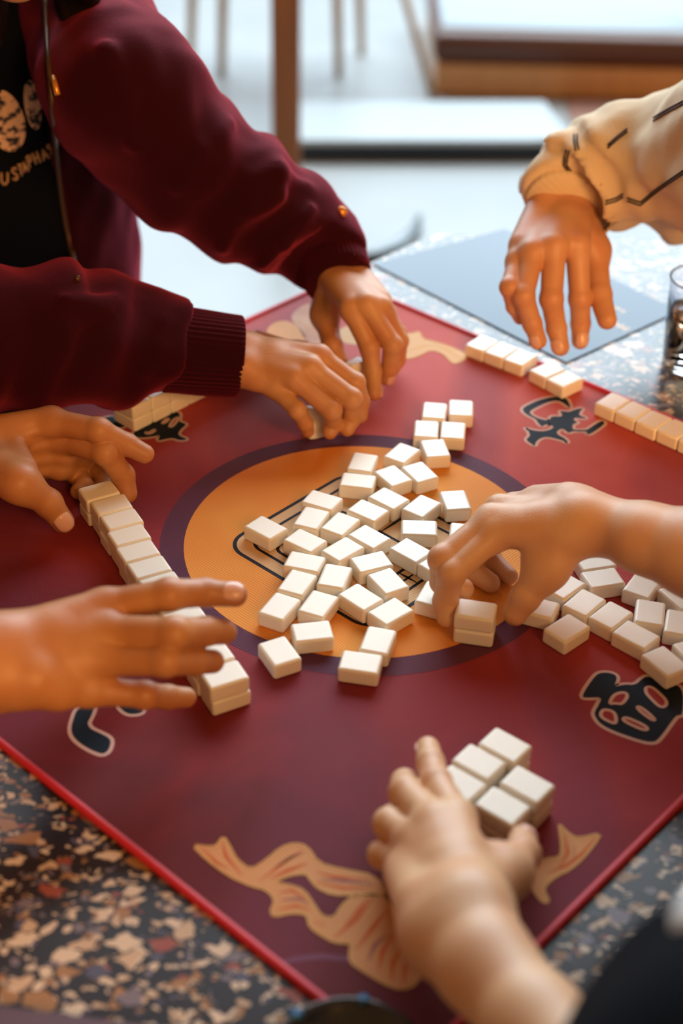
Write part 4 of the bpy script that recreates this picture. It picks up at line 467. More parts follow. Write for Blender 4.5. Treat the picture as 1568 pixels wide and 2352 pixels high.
# ================================================================ room
def struct(name, bm, m): return tag(bm_obj(name, bm, m), kind='structure')
bm = bmesh.new(); box_bm(bm, (0, 1, -.05), (9, 11, .1)); struct('floor', bm, FLOORM)
bm = bmesh.new()
for c, s_ in (((0, 6.5, .35), (9, .12, .7)), ((0, 6.5, 4.55), (9, .12, .3)), ((-3.6, 6.5, 2.55), (1.8, .12, 3.7)), ((4.1, 6.5, 2.55), (.8, .12, 3.7))): box_bm(bm, c, s_)
struct('wall_back', bm, WALLM)
bm = bmesh.new()
for x in (-2.7, -1.1, .5, 2.1, 3.7): box_bm(bm, (x, 6.5, 2.55), (.07, .1, 3.7), bev=.006)
for z in (.73, 2.55, 4.37): box_bm(bm, (.5, 6.5, z), (6.4, .1, .07), bev=.006)
win = struct('window_1', bm, FRAME)
SKYP, nt, b = nodes('daylight_sky'); b.inputs['Emission Color'].default_value = (.62, .80, 1, 1); b.inputs['Emission Strength'].default_value = 1.6; pset(b, Base_Color=(.5, .6, .7, 1))
for x0 in (-2.66, -1.06, .54, 2.14):
    for z0 in (.77, 2.59):
        bm = bmesh.new(); box_bm(bm, (x0 + .76, 6.53, z0 + .87), (1.52, .02, 1.74)); bm_obj('pane', bm, SKYP, win)
bm = bmesh.new(); box_bm(bm, (0, 2.72, 0), (.1, .1, .1)); bm.free()
# ================================================================ table and mat
table = bpy.data.objects.new('table', None); COL.objects.link(table); table.location = (0, 0, 0)
tag(table, 'dark polished terrazzo table with cream and orange stone chips', 'table')
poly = [(-.66, -.56), (.80, -.56), (.80, .665), (.088, .665), (-.66, -.170)]
def prism(pts, z0, z1, bev=0, seg=3):
    bm = bmesh.new(); vs = [bm.verts.new((x, y, z1)) for x, y in pts]; f = bm.faces.new(vs); f.normal_update()
    if f.normal.z < 0: f.normal_flip()
    r = bmesh.ops.extrude_face_region(bm, geom=[f]); vv = [v for v in r['geom'] if isinstance(v, bmesh.types.BMVert)]
    for v in vv: v.co.z = z0
    bmesh.ops.recalc_face_normals(bm, faces=bm.faces)
    if bev: bmesh.ops.bevel(bm, geom=[e for e in bm.edges if abs(e.verts[0].co.z - e.verts[1].co.z) < 1e-5], offset=bev, segments=seg, affect='EDGES')
    return bm
bm_obj('tabletop', prism(poly, .715, .75, .003), TERR, table)
bm_obj('table_rim', prism([(x * 1.0 + (-.0 if 1 else 0), y) for x, y in [(-.64, -.543), (.785, -.543), (.785, .65), (.095, .65), (-.64, -.165)]], .68, .7149, .002), plain('rim_mauve', (.10, .045, .07), .5), table)
bm = bmesh.new(); bmesh.ops.create_cone(bm, cap_ends=True, segments=40, radius1=.055, radius2=.045, depth=.66); bmesh.ops.translate(bm, verts=bm.verts, vec=(.15, .05, .35)); bm_obj('pedestal', bm, GREYM, table, True)
bm = bmesh.new(); bmesh.ops.create_cone(bm, cap_ends=True, segments=48, radius1=.33, radius2=.31, depth=.02); bmesh.ops.translate(bm, verts=bm.verts, vec=(.15, .05, .01)); bm_obj('foot_plate', bm, GREYM, table)
HM = .3705
gm = bpy.data.objects.new('game_mat', None); COL.objects.link(gm); gm.location = (0, 0, .75)
tag(gm, 'square dark red fabric game mat with an orange disk, dark ring and navy calligraphy', 'mat')
def flat_parent(o): o.parent = gm; o.matrix_parent_inverse = Matrix.Translation((0, 0, -.75)); return o
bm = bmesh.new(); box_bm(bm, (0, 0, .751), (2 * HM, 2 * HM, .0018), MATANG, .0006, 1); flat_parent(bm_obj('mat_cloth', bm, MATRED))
# edging roll with rounded corners
pts = []
for k, (sx, sy) in enumerate(((1, 1), (-1, 1), (-1, -1), (1, -1))):
    for j in range(7):
        an = math.radians(k * 90 + j * 15); r = .012
        x, y = mf(sx * (HM - r) + r * math.cos(an), sy * (HM - r) + r * math.sin(an)); pts.append((x, y, .7517))
V, F = tube(pts, .0034, 10, closed=True); flat_parent(mesh_obj('edging', V, F, TRIM))
def flat_poly(name, pts, z, m, parent=True):
    bm = bmesh.new(); vs = [bm.verts.new((p[0], p[1], z)) for p in pts]
    es = [bm.edges.new((vs[i], vs[(i + 1) % len(vs)])) for i in range(len(vs))]
    bmesh.ops.triangle_fill(bm, edges=es, use_beauty=True, normal=(0, 0, 1))
    for f in bm.faces:
        f.normal_update()
        if f.normal.z < 0: f.normal_flip()
    o = bm_obj(name, bm, m)
    return flat_parent(o) if parent else o
def smooth_loop(pts, it=2):
    for _ in range(it):
        q = []
        for i in range(len(pts)):
            a, b = pts[i], pts[(i + 1) % len(pts)]
            q += [(a[0] * .75 + b[0] * .25, a[1] * .75 + b[1] * .25), (a[0] * .25 + b[0] * .75, a[1] * .25 + b[1] * .75)]
        pts = q
    return pts
def strip(pts, wd, z, closed=True):
    V = []; F = []; n = len(pts)
    for i, p in enumerate(pts):
        a = pts[i - 1] if (i or closed) else p; b = pts[(i + 1) % n] if (i < n - 1 or closed) else p
        t = Vector((b[0] - a[0], b[1] - a[1])); t = t.normalized() if t.length else Vector((1, 0)); nn = Vector((-t.y, t.x))
        tp = 1 if closed else min(1, .25 + 1.5 * min(i, n - 1 - i) / max(1, n - 1) * 2)
        V += [(p[0] + nn.x * wd / 2 * tp, p[1] + nn.y * wd / 2 * tp, z), (p[0] - nn.x * wd / 2 * tp, p[1] - nn.y * wd / 2 * tp, z)]
    for i in range(n if closed else n - 1):
        j = (i + 1) % n; F.append((2 * i, 2 * i + 1, 2 * j + 1, 2 * j))
    return V, F
def add_strips(name, strips, m):
    V = []; F = []
    for v, f in strips:
        k = len(V); V += v; F += [tuple(i + k for i in q) for q in f]
    o = flat_parent(mesh_obj(name, V, F, m, smooth=False))
    if len(strips) > 1: o['kind'] = 'stuff'
    return o
circ = lambda r, n=96: [(r * math.cos(2 * math.pi * k / n), r * math.sin(2 * math.pi * k / n)) for k in range(n)]
Z0 = .75195
DR = .1565
V, F = strip(circ(DR + .0105), .0215, Z0 + .00010); add_strips('ring', [(V, F)], PR['purple'])
flat_poly('orange_disk', circ(DR), Z0 + .00014, PR['orange'])
def rrect(x0, y0, x1, y1, r, n=8):
    out = []
    for cx, cy, a0 in ((x1 - r, y1 - r, 0), (x0 + r, y1 - r, 90), (x0 + r, y0 + r, 180), (x1 - r, y0 + r, 270)):
        for j in range(n + 1):
            an = math.radians(a0 + 90 * j / n); out.append(mf(cx + r * math.cos(an), cy + r * math.sin(an)))
    return out
flat_poly('emblem_ground', rrect(-.084, -.087, .088, .075, .021), Z0 + .00018, PR['cream'])
S = [strip(rrect(-.084, -.087, .088, .075, .021), .0036, Z0 + .00024), strip(rrect(-.0705, -.0715, .0735, .0625, .014), .0030, Z0 + .00024),
     strip(rrect(-.049, -.062, .052, .022, .009), .0030, Z0 + .00024), strip([mf(.0015, .022), mf(.0015, .04), mf(.0015, .0625)], .0032, Z0 + .00024, False),
     strip([mf(-.012, -.062), mf(-.012, -.02), mf(-.012, .022)], .003, Z0 + .00024, False), strip([mf(.052, -.012), mf(.06, -.012), mf(.0735, -.012)], .003, Z0 + .00024, False),
     strip([mf(.0625, -.03), mf(.0625, -.02), mf(.0625, .01)], .0026, Z0 + .00024, False)]
add_strips('emblem_lines', S, PR['ink'])
for g in GLYPHS:
    ol = []
    fl = [smooth_loop(p, 2) for p in g['fill']]
    for p in fl: ol.append(strip(p, .0058, Z0 + .00012))
    add_strips('character_outline', ol, PR['outline'])
    for p in fl: flat_poly('character', p, Z0 + .00024, PR['navy'])
    if g['holes']:
        hs = [smooth_loop(p, 2) for p in g['holes']]
        for p in hs: flat_poly('character_gap', p, Z0 + .00034, MATRED)
        add_strips('character_gap_line', [strip(p, .0028, Z0 + .00042) for p in hs], PR['outline'])
for r in RIBBONS:
    flat_poly(r['name'], smooth_loop(r['fill'], 1), Z0 + .0001, PR[r['col']])
    bycol = {}
    for p, wd, c in r['lines']: bycol.setdefault(c, []).append(strip(p, wd * 1.5, Z0 + .00022, False))
    if r['name'] == 'bow_ribbon': bycol.setdefault('gold', []).append(strip(smooth_loop(r['fill'], 1), .0014, Z0 + .0003))
    for c, s_ in bycol.items(): add_strips(r['name'] + '_line', s_, PR[c])
add_strips('arc_line', [strip(ARC, .0045, Z0 + .00008, False)], PR['arc'])
# ================================================================ tiles
bm = bmesh.new(); box_bm(bm, (0, 0, .0071), (.0242, .032, .0142), 0, .0026, 4)
tile_me = bpy.data.meshes.new('mahjong_tile'); bm.to_mesh(tile_me); bm.free(); tile_me.materials.append(IVORY)
tile_me.polygons.foreach_set('use_smooth', np.ones(len(tile_me.polygons), dtype=bool))
big = sorted(tile_me.polygons, key=lambda p: -p.area)[:6]
vn = [v.normal.copy() for v in tile_me.vertices]
for p in big:
    for i in p.vertices: vn[i] = p.normal.copy()
tile_me.normals_split_custom_set_from_vertices(vn)
for i, (x, y, z, th, lab, grp) in enumerate(TILES):
    o = bpy.data.objects.new('mahjong_tile', tile_me); COL.objects.link(o)
    o.location = (x, y, ZT + z); o.rotation_euler = (0, 0, th); tag(o, lab, 'tile', grp)
for p, rot, lab, grp in HELD:
    o = bpy.data.objects.new('mahjong_tile', tile_me); COL.objects.link(o)
    M = Euler(rot).to_matrix(); o.rotation_euler = rot; o.location = Vector(p) - M @ Vector((0, 0, .0071)); tag(o, lab, 'tile', grp)
# ================================================================ menu, glass, tin
mn = bpy.data.objects.new('menu_folder', None); COL.objects.link(mn); mn.location = (0, 0, 0)
tag(mn, 'glossy navy blue menu folder lying on the table under the hanging hand', 'menu')
bm_obj('cover', prism(MENU, .7502, .7518, .0004, 1), MENUM, mn)
for k, t in enumerate(MENU_TEXT):
    V = []; F = []
    a, b = Vector((*t[0], 0)), Vector((*t[1], 0)); d = (b - a); n = Vector((-d.y, d.x, 0)).normalized()
    for j in range(9):
        p = a + d * (j + .1) / 9; q = p + d * .075; h_ = n * (.0042 + .0016 * ((j * 7) % 3 - 1)) * (1 if k == 0 else .6)
        i0 = len(V); V += [(*(p - h_ + Vector((0, 0, .7520)))[:],), (*(q - h_ + Vector((0, 0, .7520)))[:],), (*(q + h_ + Vector((0, 0, .7520)))[:],), (*(p + h_ + Vector((0, 0, .7520)))[:],)]
        F.append((i0, i0 + 1, i0 + 2, i0 + 3))
    mesh_obj('lettering', V, F, MENUT, mn, smooth=False)
bk = bpy.data.objects.new('notebook', None); COL.objects.link(bk); bk.location = (-.262, -.522, .7501); bk.rotation_euler = (0, 0, math.radians(-7))
tag(bk, 'dark mauve notebook lying at the bottom left photo edge', 'notebook')
MAUV = plain('mauve_cover', (.075, .035, .055), .5, .2, 400)
for nm, z0, z1, ins, m_ in (('cover', 0, .0012, 0, MAUV), ('page_block', .0012, .0068, .0015, WHITEC), ('cover', .0068, .008, 0, MAUV)):
    bm = bmesh.new(); box_bm(bm, (0, 0, (z0 + z1) / 2), (.34 - 2 * ins, .075 - 2 * ins, z1 - z0)); bm_obj(nm, bm, m_, bk)
def lathe(prof, n=48):
    V = []; F = []
    for r, z in prof:
        for k in range(n): V.append((r * math.cos(2 * math.pi * k / n), r * math.sin(2 * math.pi * k / n), z))
    for i in range(len(prof) - 1):
        for k in range(n): F.append((i * n + k, i * n + (k + 1) % n, (i + 1) * n + (k + 1) % n, (i + 1) * n + k))
    return V, F
GLS, nt, b = nodes('clear_glass'); pset(b, Base_Color=(.93, .95, 1, 1), Roughness=.02, Transmission_Weight=1, IOR=1.45)
AMB, nt, b = nodes('amber_drink'); pset(b, Base_Color=(.95, .62, .34, 1), Roughness=.02, Transmission_Weight=1, IOR=1.34)
tum = bpy.data.objects.new('tumbler', None); COL.objects.link(tum); tum.location = (GLASS[0], GLASS[1], .75)
tag(tum, 'clear glass tumbler with an amber drink and ice at the right photo edge', 'glass')
V, F = lathe([(.0001, .0005), (.026, .0005), (.029, .003), (.0345, .100), (.0352, .1015), (.0345, .1025), (.0330, .1015), (.0325, .100), (.0272, .010), (.0001, .008)]); mesh_obj('glass_wall', V, F, GLS, tum)
V, F = lathe([(.0001, .0092), (.0270, .0105), (.0300, .066), (.0001, .066)]); mesh_obj('drink', V, F, AMB, tum)
for k, (x, y, z, a) in enumerate(((-.008, .004, .052, .4), (.010, -.004, .056, 1.1), (-.002, -.011, .034, 2.0))):
    bm = bmesh.new(); box_bm(bm, (x, y, z), (.020, .019, .018), a, .003, 2); bm_obj('ice_cube', bm, GLS, tum, True)
tin = bpy.data.objects.new('saucer', None); COL.objects.link(tin); tin.location = (TIN[0], TIN[1], .7525)
tag(tin, 'dark round dish with painted blue glints at the bottom photo edge', 'dish')
V, F = lathe([(.0001, .001), (.030, .001), (.034, .003), (.047, .016), (.0495, .0175), (.048, .019), (.044, .016), (.032, .006), (.0001, .005)]); mesh_obj('dish', V, F, TINM, tin)
for k in range(7):  # small blue discs painted as glints along the dish rim
    an = .5 + k * .9; V, F = lathe([(.0001, .0), (.0045, .0008), (.0001, .0016)], 12)
    o = mesh_obj('glint', V, F, BLUEM, tin); o.location = (.0475 * math.cos(an), .0475 * math.sin(an), .0175)
def nap(P):
    c = v3(NAPKIN); d = ellip(P, c, np.eye(3), (.020, .024, .016))
    return d + .0014 * np.sin(P[:, 0] * 120 + 2 * np.sin(P[:, 1] * 60))
v, f = polygonise(nap, v3(NAPKIN) - .08, v3(NAPKIN) + .10, .003)
tag(mesh_obj('white_cloth', v, f, WHITEC), 'white cloth lying against the black top at the lower right photo edge', 'cloth')
# ================================================================ background furniture
post = bpy.data.objects.new('chair', None); COL.objects.link(post); post.location = (-.180, 2.5, 0)
tag(post, 'tall brown wooden post rising behind the maroon sleeve', 'post'); post.name = 'wooden_post'
bm = bmesh.new(); box_bm(bm, (0, 0, 1.15), (.070, .06, 2.3), 0, .006, 3); o = bm_obj('upright', bm, WOODD, post)
bm = bmesh.new(); box_bm(bm, (0, 0, .008), (.09, .09, .016), 0, .003); bm_obj('foot', bm, WOODD, post)
slab = bpy.data.objects.new('low_plinth', None); COL.objects.link(slab); slab.location = (0, 0, 0)
tag(slab, 'low white stone plinth with a dark blue front edge on the floor', 'plinth')
sc_c = (sum(p[0] for p in SLAB) / 5, sum(p[1] for p in SLAB) / 5)
bm_obj('top_slab', prism(SLAB, .045, .06, .003), STONE, slab)
bm_obj('front_edge', prism([(sc_c[0] + (x - sc_c[0]) * .985, sc_c[1] + (y - sc_c[1]) * .97) for x, y in SLAB], .0, .045), DARKEDGE, slab)
bench = bpy.data.objects.new('bench', None); COL.objects.link(bench); bench.location = (0, 0, 0)
tag(bench, 'upholstered bench with dark brown leather edge, seat top painted pale as a window reflection and tan wooden front', 'bench')
bm = bmesh.new(); box_bm(bm, (.86, 3.72, .0475), (1.25, .70, .095), 0, .008); bm_obj('wood_front', bm, WOODL, bench)
bm = bmesh.new(); box_bm(bm, (.86, 3.72, .142), (1.27, .72, .092), 0, .030, 4); bm_obj('leather_cushion', bm, LEATHER, bench, True)
bm = bmesh.new(); box_bm(bm, (.86, 3.745, .186), (1.22, .66, .02), 0, .009, 3); bm_obj('seat_reflection', bm, SEATTOP, bench, True)  # pale layer added on the leather for the window's reflection
V, F = tube([(.228, 3.345, .005), (.180, 3.345, .15), (.118, 3.345, .34)], [.011, .012, .012], 8); mesh_obj('side_rail', V, F, WOODP, bench)
V, F = tube([(1.04, 3.50, .19), (.93, 3.70, .50)], .015, 8); mesh_obj('side_rail', V, F, WOODL, bench)
bm = bmesh.new(); box_bm(bm, (.99, 3.13, .004), (.72, .44, .008), 0, .003); tag(bm_obj('floor_patch', bm, PATCHM), 'reddish brown patch on the floor in front of the bench', 'mat')  # thin reddish brown sheet on the floor before the bench
ch = bpy.data.objects.new('wooden_chair', None); COL.objects.link(ch); ch.location = (-.24, 3.60, 0)
tag(ch, 'pale wooden chair with slim tapered legs far back on the white floor', 'chair')
for (x, y) in ((-.19, -.08), (.18, -.08), (-.30, .04), (.25, .16)):
    V, F = tube([(x, y, 0), (x * .9, y * .9, .44)], [.014, .018], 12); mesh_obj('leg', V, F, WOODP, ch)
bm = bmesh.new(); box_bm(bm, (0, 0, .455), (.44, .42, .03), 0, .012, 3); bm_obj('seat', bm, WOODP, ch, True)
bm = bmesh.new(); box_bm(bm, (0, .20, .72), (.42, .02, .22), 0, .008, 3); bm_obj('backrest', bm, WOODP, ch, True)
for x in (-.17, .17):
    V, F = tube([(x, .19, .46), (x, .20, .74)], .012, 10); mesh_obj('back_post', V, F, WOODP, ch)
V, F = tube([(-.02, 2.15, .012), (.05, 2.18, .014), (.11, 2.24, .014), (.15, 2.34, .012), (.16, 2.42, .012)], [.010, .014, .016, .014, .006], 12)
tag(mesh_obj('floor_bracket', V, F, GREYM), 'curved grey metal foot on the white floor beyond the table corner', 'bracket')
# ================================================================ people
def body_mesh(parts):
    VV = []; FF = []; k = 0
    for v, f in parts: VV.append(v); FF.append(f + k); k += len(v)
    return np.concatenate(VV), np.concatenate(FF)
def hand_mesh(key, h=.0013):
    H = HANDS[key]; lo, hi = hand_box(H)
    lo[2] = max(lo[2], ZT - .004) if lo[2] < ZT else lo[2]
    def fn(P):
        d = hand_sdf(P, H)
        return d
    return polygonise(fn, lo, hi, h)
def nails(key, parent, which):
    H = HANDS[key]; s_ = H['s']
    M = {n: v3(H[n][0]) for n in FR}; W = v3(H['wrist']); lat = nrm(M['index'] - M['pinky']); fwd = nrm((M['middle'] + M['ring']) / 2 - W); dor = nrm(np.cross(lat, fwd)) * H['side']
    for n in which:
        j = [v3(q) for q in (H[n] if n != 'thumb' else H['thumb'])]
        d = nrm(j[3] - j[2]); r = (FR[n][3] if n != 'thumb' else .0088) * s_
        up = (j[1] - (j[0] + j[3]) / 2) if n != 'thumb' else H_NAIL.get(key, dor)
        up = v3(up) + dor * (.3 * np.linalg.norm(up) if n != 'thumb' else 0); up = nrm(up - d * (up @ d)); sd = np.cross(d, up)
        c = j[3] - d * r * 1.15 + up * r * .30
        V = []; F = []; nu, nv = 9, 8
        for a in range(nu):
            u = (a / (nu - 1) - .5) * 2 * 1.05
            for b_ in range(nv):
                t = b_ / (nv - 1); wd = r * (.93 - .25 * max(0, t - .7) / .3 * 1.2 - .2 * max(0, .25 - t) / .25)
                V.append(c + d * (t - .45) * r * 1.7 + sd * math.sin(u) * wd + up * (math.cos(u) * r * .80 - .0 - (.10 * r * (t - .4) ** 2 * 4)))
        for a in range(nu - 1):
            for b_ in range(nv - 1): F.append((a * nv + b_, a * nv + b_ + 1, (a + 1) * nv + b_ + 1, (a + 1) * nv + b_))
        o = mesh_obj('fingernail', V, F, NAIL, parent); md = o.modifiers.new('s', 'SOLIDIFY'); md.thickness = .0008; md.offset = 0
H_NAIL = {'left_left': (.1, -.55, .6), 'front_right': (.6, -.7, .2), 'front_left': (.4, -.3, .8), 'sweater_right': (.5, .1, .6)}
def head_sdf(P, c, F, s_=1.0):
    c = v3(c); F = nrm(F); U = v3([0, 0, 1]); L = np.cross(U, F); ax = [L, F, U]
    e = lambda x, y, z, rx, ry, rz: ellip(P, c + L * x + F * y + U * z, ax, (rx, ry, rz))
    d = e(0, -.012, .035, .074, .092, .085)
    d = smin(d, e(0, .030, -.045, .052, .056, .062), .03)
    d = smin(d, e(0, .068, -.088, .022, .018, .018), .02)
    for q in (-1, 1):
        d = smin(d, e(q * .038, .055, -.025, .024, .022, .024), .015)
        d = smax(d, -e(q * .031, .096, .012, .018, .014, .012), .012)
        d = smin(d, e(q * .076, -.006, -.005, .008, .018, .030), .006)
        lid = np.maximum(ball(P, c + L * q * .031 + F * .0715 + U * .010, .0128), .0034 - np.abs((P - c) @ U - .0095))
        d = smin(d, lid, .0015)
    d = smin(d, cone(P, c + F * .078 + U * .018, c + F * .100 - U * .022, .008, .013), .010)
    d = smin(d, cone(P, c + F * .083 - U * .048 - L * .018, c + F * .083 - U * .048 + L * .018, .006, .006), .006)
    d = smin(d, cone(P, c + F * .081 - U * .060 - L * .015, c + F * .081 - U * .060 + L * .015, .007, .007), .006)
    d = smax(d, -cone(P, c + F * .094 - U * .054 - L * .02, c + F * .094 - U * .054 + L * .02, .0025, .0025), .003)
    return d
def hair_sdf(P, c, F, long_=True):
    c = v3(c); F = nrm(F); U = v3([0, 0, 1]); L = np.cross(U, F); ax = [L, F, U]
    d = ellip(P, c + U * .045 - F * .022, ax, (.086, .098, .090))
    if long_:
        for q in (-1, 1):
            d = smin(d, cone(P, c + L * q * .074 + U * .02 - F * .03, c + L * q * .082 - U * .17 + F * .01, .028, .018), .02)
        d = smin(d, cone(P, c - F * .07, c - F * .08 - U * .16, .06, .04), .03)
    d = smax(d, -ellip(P, c + F * .075 - U * .012, ax, (.062, .062, .082)), .01)
    q = P - c
    return d + .0022 * np.sin((q @ L) * 420 + 3 * np.sin(q[:, 2] * 40)) * np.cos((q @ F) * 160)
def add_face(c, F, parent):
    c = v3(c); F = nrm(F); U = v3([0, 0, 1]); L = np.cross(U, F)
    EW = plain('eye_white', (.8, .78, .74), .2); EI = plain('iris', (.03, .015, .01), .1)
    for q in (-1, 1):
        for r_, off, m_ in ((.0115, .0715, EW), (.0066, .0770, EI)):
            bm = bmesh.new(); bmesh.ops.create_uvsphere(bm, u_segments=16, v_segments=12, radius=r_); bmesh.ops.translate(bm, verts=bm.verts, vec=Vector(c + L * q * .031 + F * off + U * .010)); bm_obj('eye', bm, m_, parent, True)
def poly_of(fn, pts, pad, h): p = np.array(pts, float); return polygonise(fn, p.min(0) - pad, p.max(0) + pad, h)
# ---- jacket wearer
C = v3(JACKET['chest']); Fd = v3(JACKET['fwd']); Ld = v3(JACKET['latd']); up = v3([0, 0, 1])
HC = v3(JACKET['chin']) + up * .108 - Fd * .070
def core(P):
    d = torso_sdf(P, JACKET, -.012)
    d = smin(d, cone(P, C + up * .17 - Fd * .03, HC - up * .06 - Fd * .02, .052, .048), .03)
    for S in ('left_sleeve', 'right_sleeve'):
        q = JACKET[S]; e = None
        sh = C + Ld * (.135 if S[0] == 'l' else -.135) + up * .11 - Fd * .03
        pp = [sh] + [a for a, r in q[:3]]
        e = path(P, pp, [.045] * 2 + [.040] * 10, .02); d = smin(d, e, .03)
    return d
pts = [C - up * .55, C + up * .26, HC + up * .15, HC - Ld * .3, HC + Ld * .3] + [a for a, r in JACKET['left_sleeve'] + JACKET['right_sleeve']]
parts = [hand_mesh('jacket_right'), hand_mesh('jacket_left'), poly_of(core, pts, .12, .008), poly_of(lambda P: head_sdf(P, HC, Fd), [HC], .15, .0025)]
v, f = body_mesh(parts)
p1 = tag(mesh_obj('person', v, f, SK1), 'person in a maroon zip jacket over a black printed shirt, reaching with both hands', 'person')
nails('jacket_left', p1, ['index', 'middle'])
add_face(HC, Fd, p1)
v, f = poly_of(lambda P: smin(hair_sdf(P, HC, Fd), path(P, [HC + Ld * .07] + JACKET['lock'], [.022, .016, .012, .005], .01), .02), [HC, HC - up * .12, JACKET['lock'][2]], .17, .005); mesh_obj('hair', v, f, HAIR, p1)
v, f = poly_of(lambda P: shirt_sdf(P, JACKET), [C - up * .50, C + up * .24, C + Ld * .2, C - Ld * .2], .10, .006); mesh_obj('shirt', v, f, BLACK, p1)
shirt = p1.children[-1]
v, f = poly_of(lambda P: jacket_sdf(P, JACKET), [C - up * .52, C + up * .24, C + Ld * .25, C - Ld * .25] + [a for a, r in JACKET['left_sleeve'] + JACKET['right_sleeve']], .09, .0045); mesh_obj('jacket', v, f, MAROON, p1)
jacket = p1.children[-1]
def cuff(ptsr, m, parent, name='cuff', ribs=46, amp=.018):
    pts = [Vector(p) for p, r in ptsr]; rad = [r for p, r in ptsr]; P2 = []; R2 = []
    for i in range(len(pts) - 1):
        for j in range(5): t = j / 5; P2.append(pts[i].lerp(pts[i + 1], t)); R2.append(rad[i] * (1 - t) + rad[i + 1] * t)
    P2.append(pts[-1]); R2.append(rad[-1])
    d = (P2[-1] - P2[-2]).normalized()
    P2 += [P2[-1] + d * .0015, P2[-1] + d * .0012, P2[-1] - d * .010]; R2 += [R2[-1] * .97, R2[-1] * .93, R2[-1] * .91]
    n = ribs * 4
    V, F = tube(P2, R2, n, caps=False, prof=lambda a, i: 1 + amp * math.cos(a * ribs) + .02 * math.sin(2 * a + 1) + .012 * math.sin(3 * a + i * .4))
    return mesh_obj(name, V, F, m, parent)
cuff(JACKET['right_cuff'], MAROON, jacket); cuff(JACKET['left_cuff'], MAROON, jacket)
V, F = tube(ZIP, .0028, 8); mesh_obj('zipper', V, F, ZIPM, jacket)
V, F = tube(PULL, .0030, 8); mesh_obj('zipper_pull', V, F, GOLD, jacket)
bm = bmesh.new(); bmesh.ops.create_cone(bm, cap_ends=True, segments=20, radius1=.006, radius2=.005, depth=.003)
bmesh.ops.transform(bm, matrix=Matrix.Translation(Vector(POPPER)) @ (Vector(CAM) - Vector(POPPER)).to_track_quat('Z', 'Y').to_matrix().to_4x4(), verts=bm.verts); bm_obj('snap_button', bm, GOLD, jacket, True)
MOON, nt, b = nodes('moon_print'); N = nt.nodes; tc = N.new('ShaderNodeTexCoord'); n1 = N.new('ShaderNodeTexNoise'); n1.inputs['Scale'].default_value = 120; n1.inputs['Detail'].default_value = 6; n1.inputs['Distortion'].default_value = .2
nt.links.new(tc.outputs['Object'], n1.inputs['Vector']); cr = N.new('ShaderNodeValToRGB'); e = cr.color_ramp.elements; e[0].position = .43; e[0].color = (.02, .015, .015, 1); e[1].position = .51; e[1].color = (.80, .48, .27, 1)
nt.links.new(n1.outputs['Fac'], cr.inputs[0]); nt.links.new(cr.outputs[0], b.inputs['Base Color']); pset(b, Roughness=.7)
LETT = plain('letter_print', (.50, .28, .13), .7)
for mo in MOONS:
    c = np.mean(mo, 0); n = len(mo); V = [tuple(c + (v3(CAM) - c) / np.linalg.norm(v3(CAM) - c) * .002)] + [tuple(q) for q in mo]
    V = V[:1] + V[1:]; F = [(0, 1 + i, 1 + (i + 1) % n) for i in range(n)]; mesh_obj('moon_print', V, F, MOON, shirt)
for per in LETTERS:
    V = []; F = []
    for st in per:
        if len(st) < 2: continue
        v_, f_ = tube(st, .0012, 6); k = len(V); V += v_; F += [tuple(i + k for i in q) for q in f_]
    if V: mesh_obj('letter', V, F, LETT, shirt)
# ---- striped sweater
parts = [hand_mesh('sweater_right')]
SB = v3(SWEATER['sleeve'][-1][0])
SC_ = SB + v3([.25, .17, -.05]); SF = nrm([-.75, -.66, 0]); SL = nrm(np.cross([0, 0, 1], SF))
HS = SC_ + up * .36
J2 = {'chest': SC_.tolist(), 'latd': SL.tolist(), 'fwd': SF.tolist()}
parts.append(poly_of(lambda P: smin(torso_sdf(P, J2, -.012), cone(P, SC_ + up * .17, HS - up * .05, .05, .048), .03), [SC_ - up * .5, SC_ + up * .3, SC_ + SL * .2, SC_ - SL * .2], .13, .009))
parts.append(poly_of(lambda P: head_sdf(P, HS, SF), [HS], .15, .005))
v, f = body_mesh(parts); p2 = tag(mesh_obj('person', v, f, SK2), 'person in a cream sweater with thin dark double stripes, hand hanging over the menu', 'person')
nails('sweater_right', p2, ['index', 'middle', 'ring']); add_face(HS, SF, p2)
v, f = poly_of(lambda P: hair_sdf(P, HS, SF), [HS, HS - up * .12], .17, .006); mesh_obj('hair', v, f, HAIR, p2)
def sw(P):
    d = sweater_sdf(P, SWEATER)
    t = smin(torso_sdf(P, J2, .006), cone(P, SB, SC_ + SL * .0 + up * .08, .085, .08), .05)
    t = smax(t, -cone(P, SC_ + up * .205, SC_ + up * .30, .066, .08), .006)
    return smin(d, t + wrinkle(P, .003, 25), .03)
v, f = poly_of(sw, [a for a, r in SWEATER['sleeve'] + SWEATER['lower']] + [SC_ - up * .5, SC_ + SL * .2, SC_ - SL * .2, SC_ + up * .2], .11, .0055); sweater = mesh_obj('sweater', v, f, CREAM, p2)
cuff(SWEATER['cuff'], CREAM, sweater, ribs=30, amp=.008)
for st in STRIPES:
    V, F = tube(st, .0010, 6); mesh_obj('stripe', V, F, STRIPE, sweater)
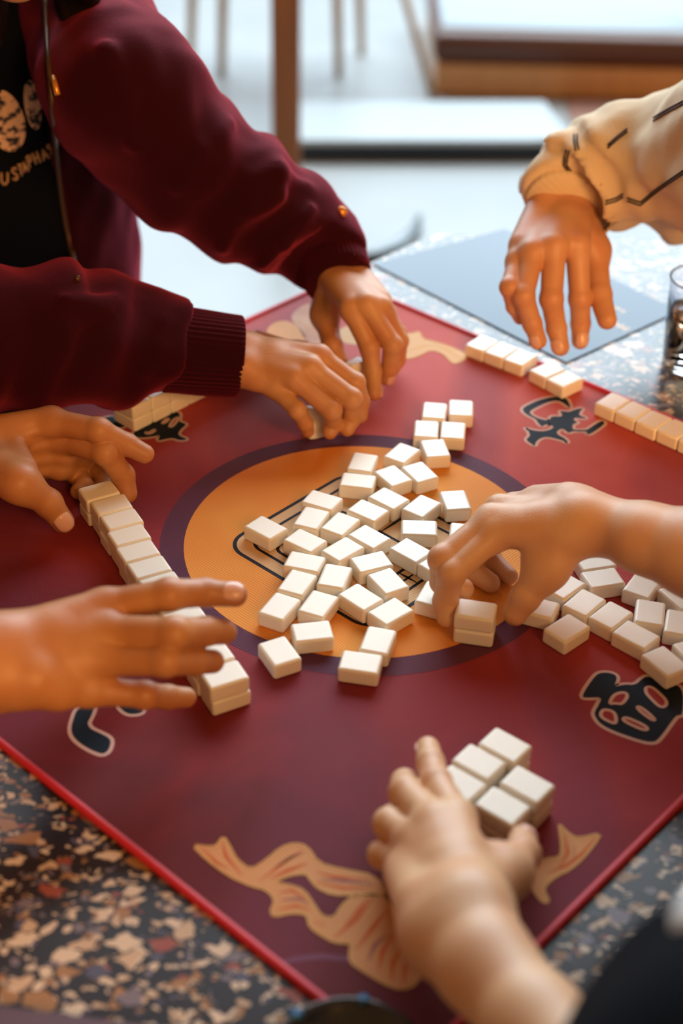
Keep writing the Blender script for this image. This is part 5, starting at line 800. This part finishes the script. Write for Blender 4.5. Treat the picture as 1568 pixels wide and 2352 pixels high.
# ---- left player (bare forearms)
def elbow(key): return v3(HANDS[key]['arm'][-1][0])
def person_body(cc, F_, keyL, keyR, skinm, clothm, lab, fine=.0013, headz=.30, hairlong=False):
    cc = v3(cc); F_ = nrm(F_); L_ = nrm(np.cross([0, 0, 1], F_)); Jx = {'chest': cc.tolist(), 'latd': L_.tolist(), 'fwd': F_.tolist()}
    HD = cc + up * headz
    shL = cc + L_ * .14 + up * .11; shR = cc - L_ * .14 + up * .11
    eL, eR = elbow(keyL), elbow(keyR)
    def arms(P, g):
        return np.minimum(cone(P, shL, eL, .047 + g, .046 + g * .4), cone(P, shR, eR, .047 + g, .046 + g * .4))
    def corebody(P):
        d = smin(torso_sdf(P, Jx, -.012), cone(P, cc + up * .17, HD - up * .05, .05, .048), .03)
        return smin(d, arms(P, 0), .03)
    pp = [cc - up * .5, cc + up * .28, shL, shR, eL, eR]
    parts = [hand_mesh(keyL, fine), hand_mesh(keyR, fine), poly_of(corebody, pp, .12, .009), poly_of(lambda P: head_sdf(P, HD, F_), [HD], .15, .005)]
    v, f = body_mesh(parts); o = tag(mesh_obj('person', v, f, skinm), lab, 'person'); add_face(HD, F_, o)
    v, f = poly_of(lambda P: hair_sdf(P, HD, F_, hairlong), [HD, HD - up * .1], .16, .006); mesh_obj('hair', v, f, HAIR, o)
    mL = shL * .45 + eL * .55; mR = shR * .45 + eR * .55
    gsh = .062
    def shirt_(P):
        t = smax(torso_sdf(P, Jx, .004), -cone(P, cc + up * .195, cc + up * .30, .066, .08), .006)
        a = np.minimum(cone(P, shL, mL, .062, .058), cone(P, shR, mR, .062, .058))
        return smin(t, a, .03) + wrinkle(P, .003, 22)
    v, f = poly_of(shirt_, [cc - up * .5, cc + up * .2, mL, mR, shL, shR], .09, .006); sh = mesh_obj('shirt', v, f, clothm, o)
    return o, sh
p3, s3 = person_body((-.80, .02, .96), (1, -.05, 0), 'left_left', 'left_right', SK3, GREYC, 'person at the left with bare forearms, hands at both ends of the tile wall')
nails('left_left', p3, ['thumb']); nails('left_right', p3, ['index'])
p4, s4 = person_body(P4_CHEST, P4_FWD, 'front_left', 'front_right', SK4, NAVY, 'person in a black top at the bottom right, gripping two tiles')
nails('front_left', p4, ['thumb', 'index'])
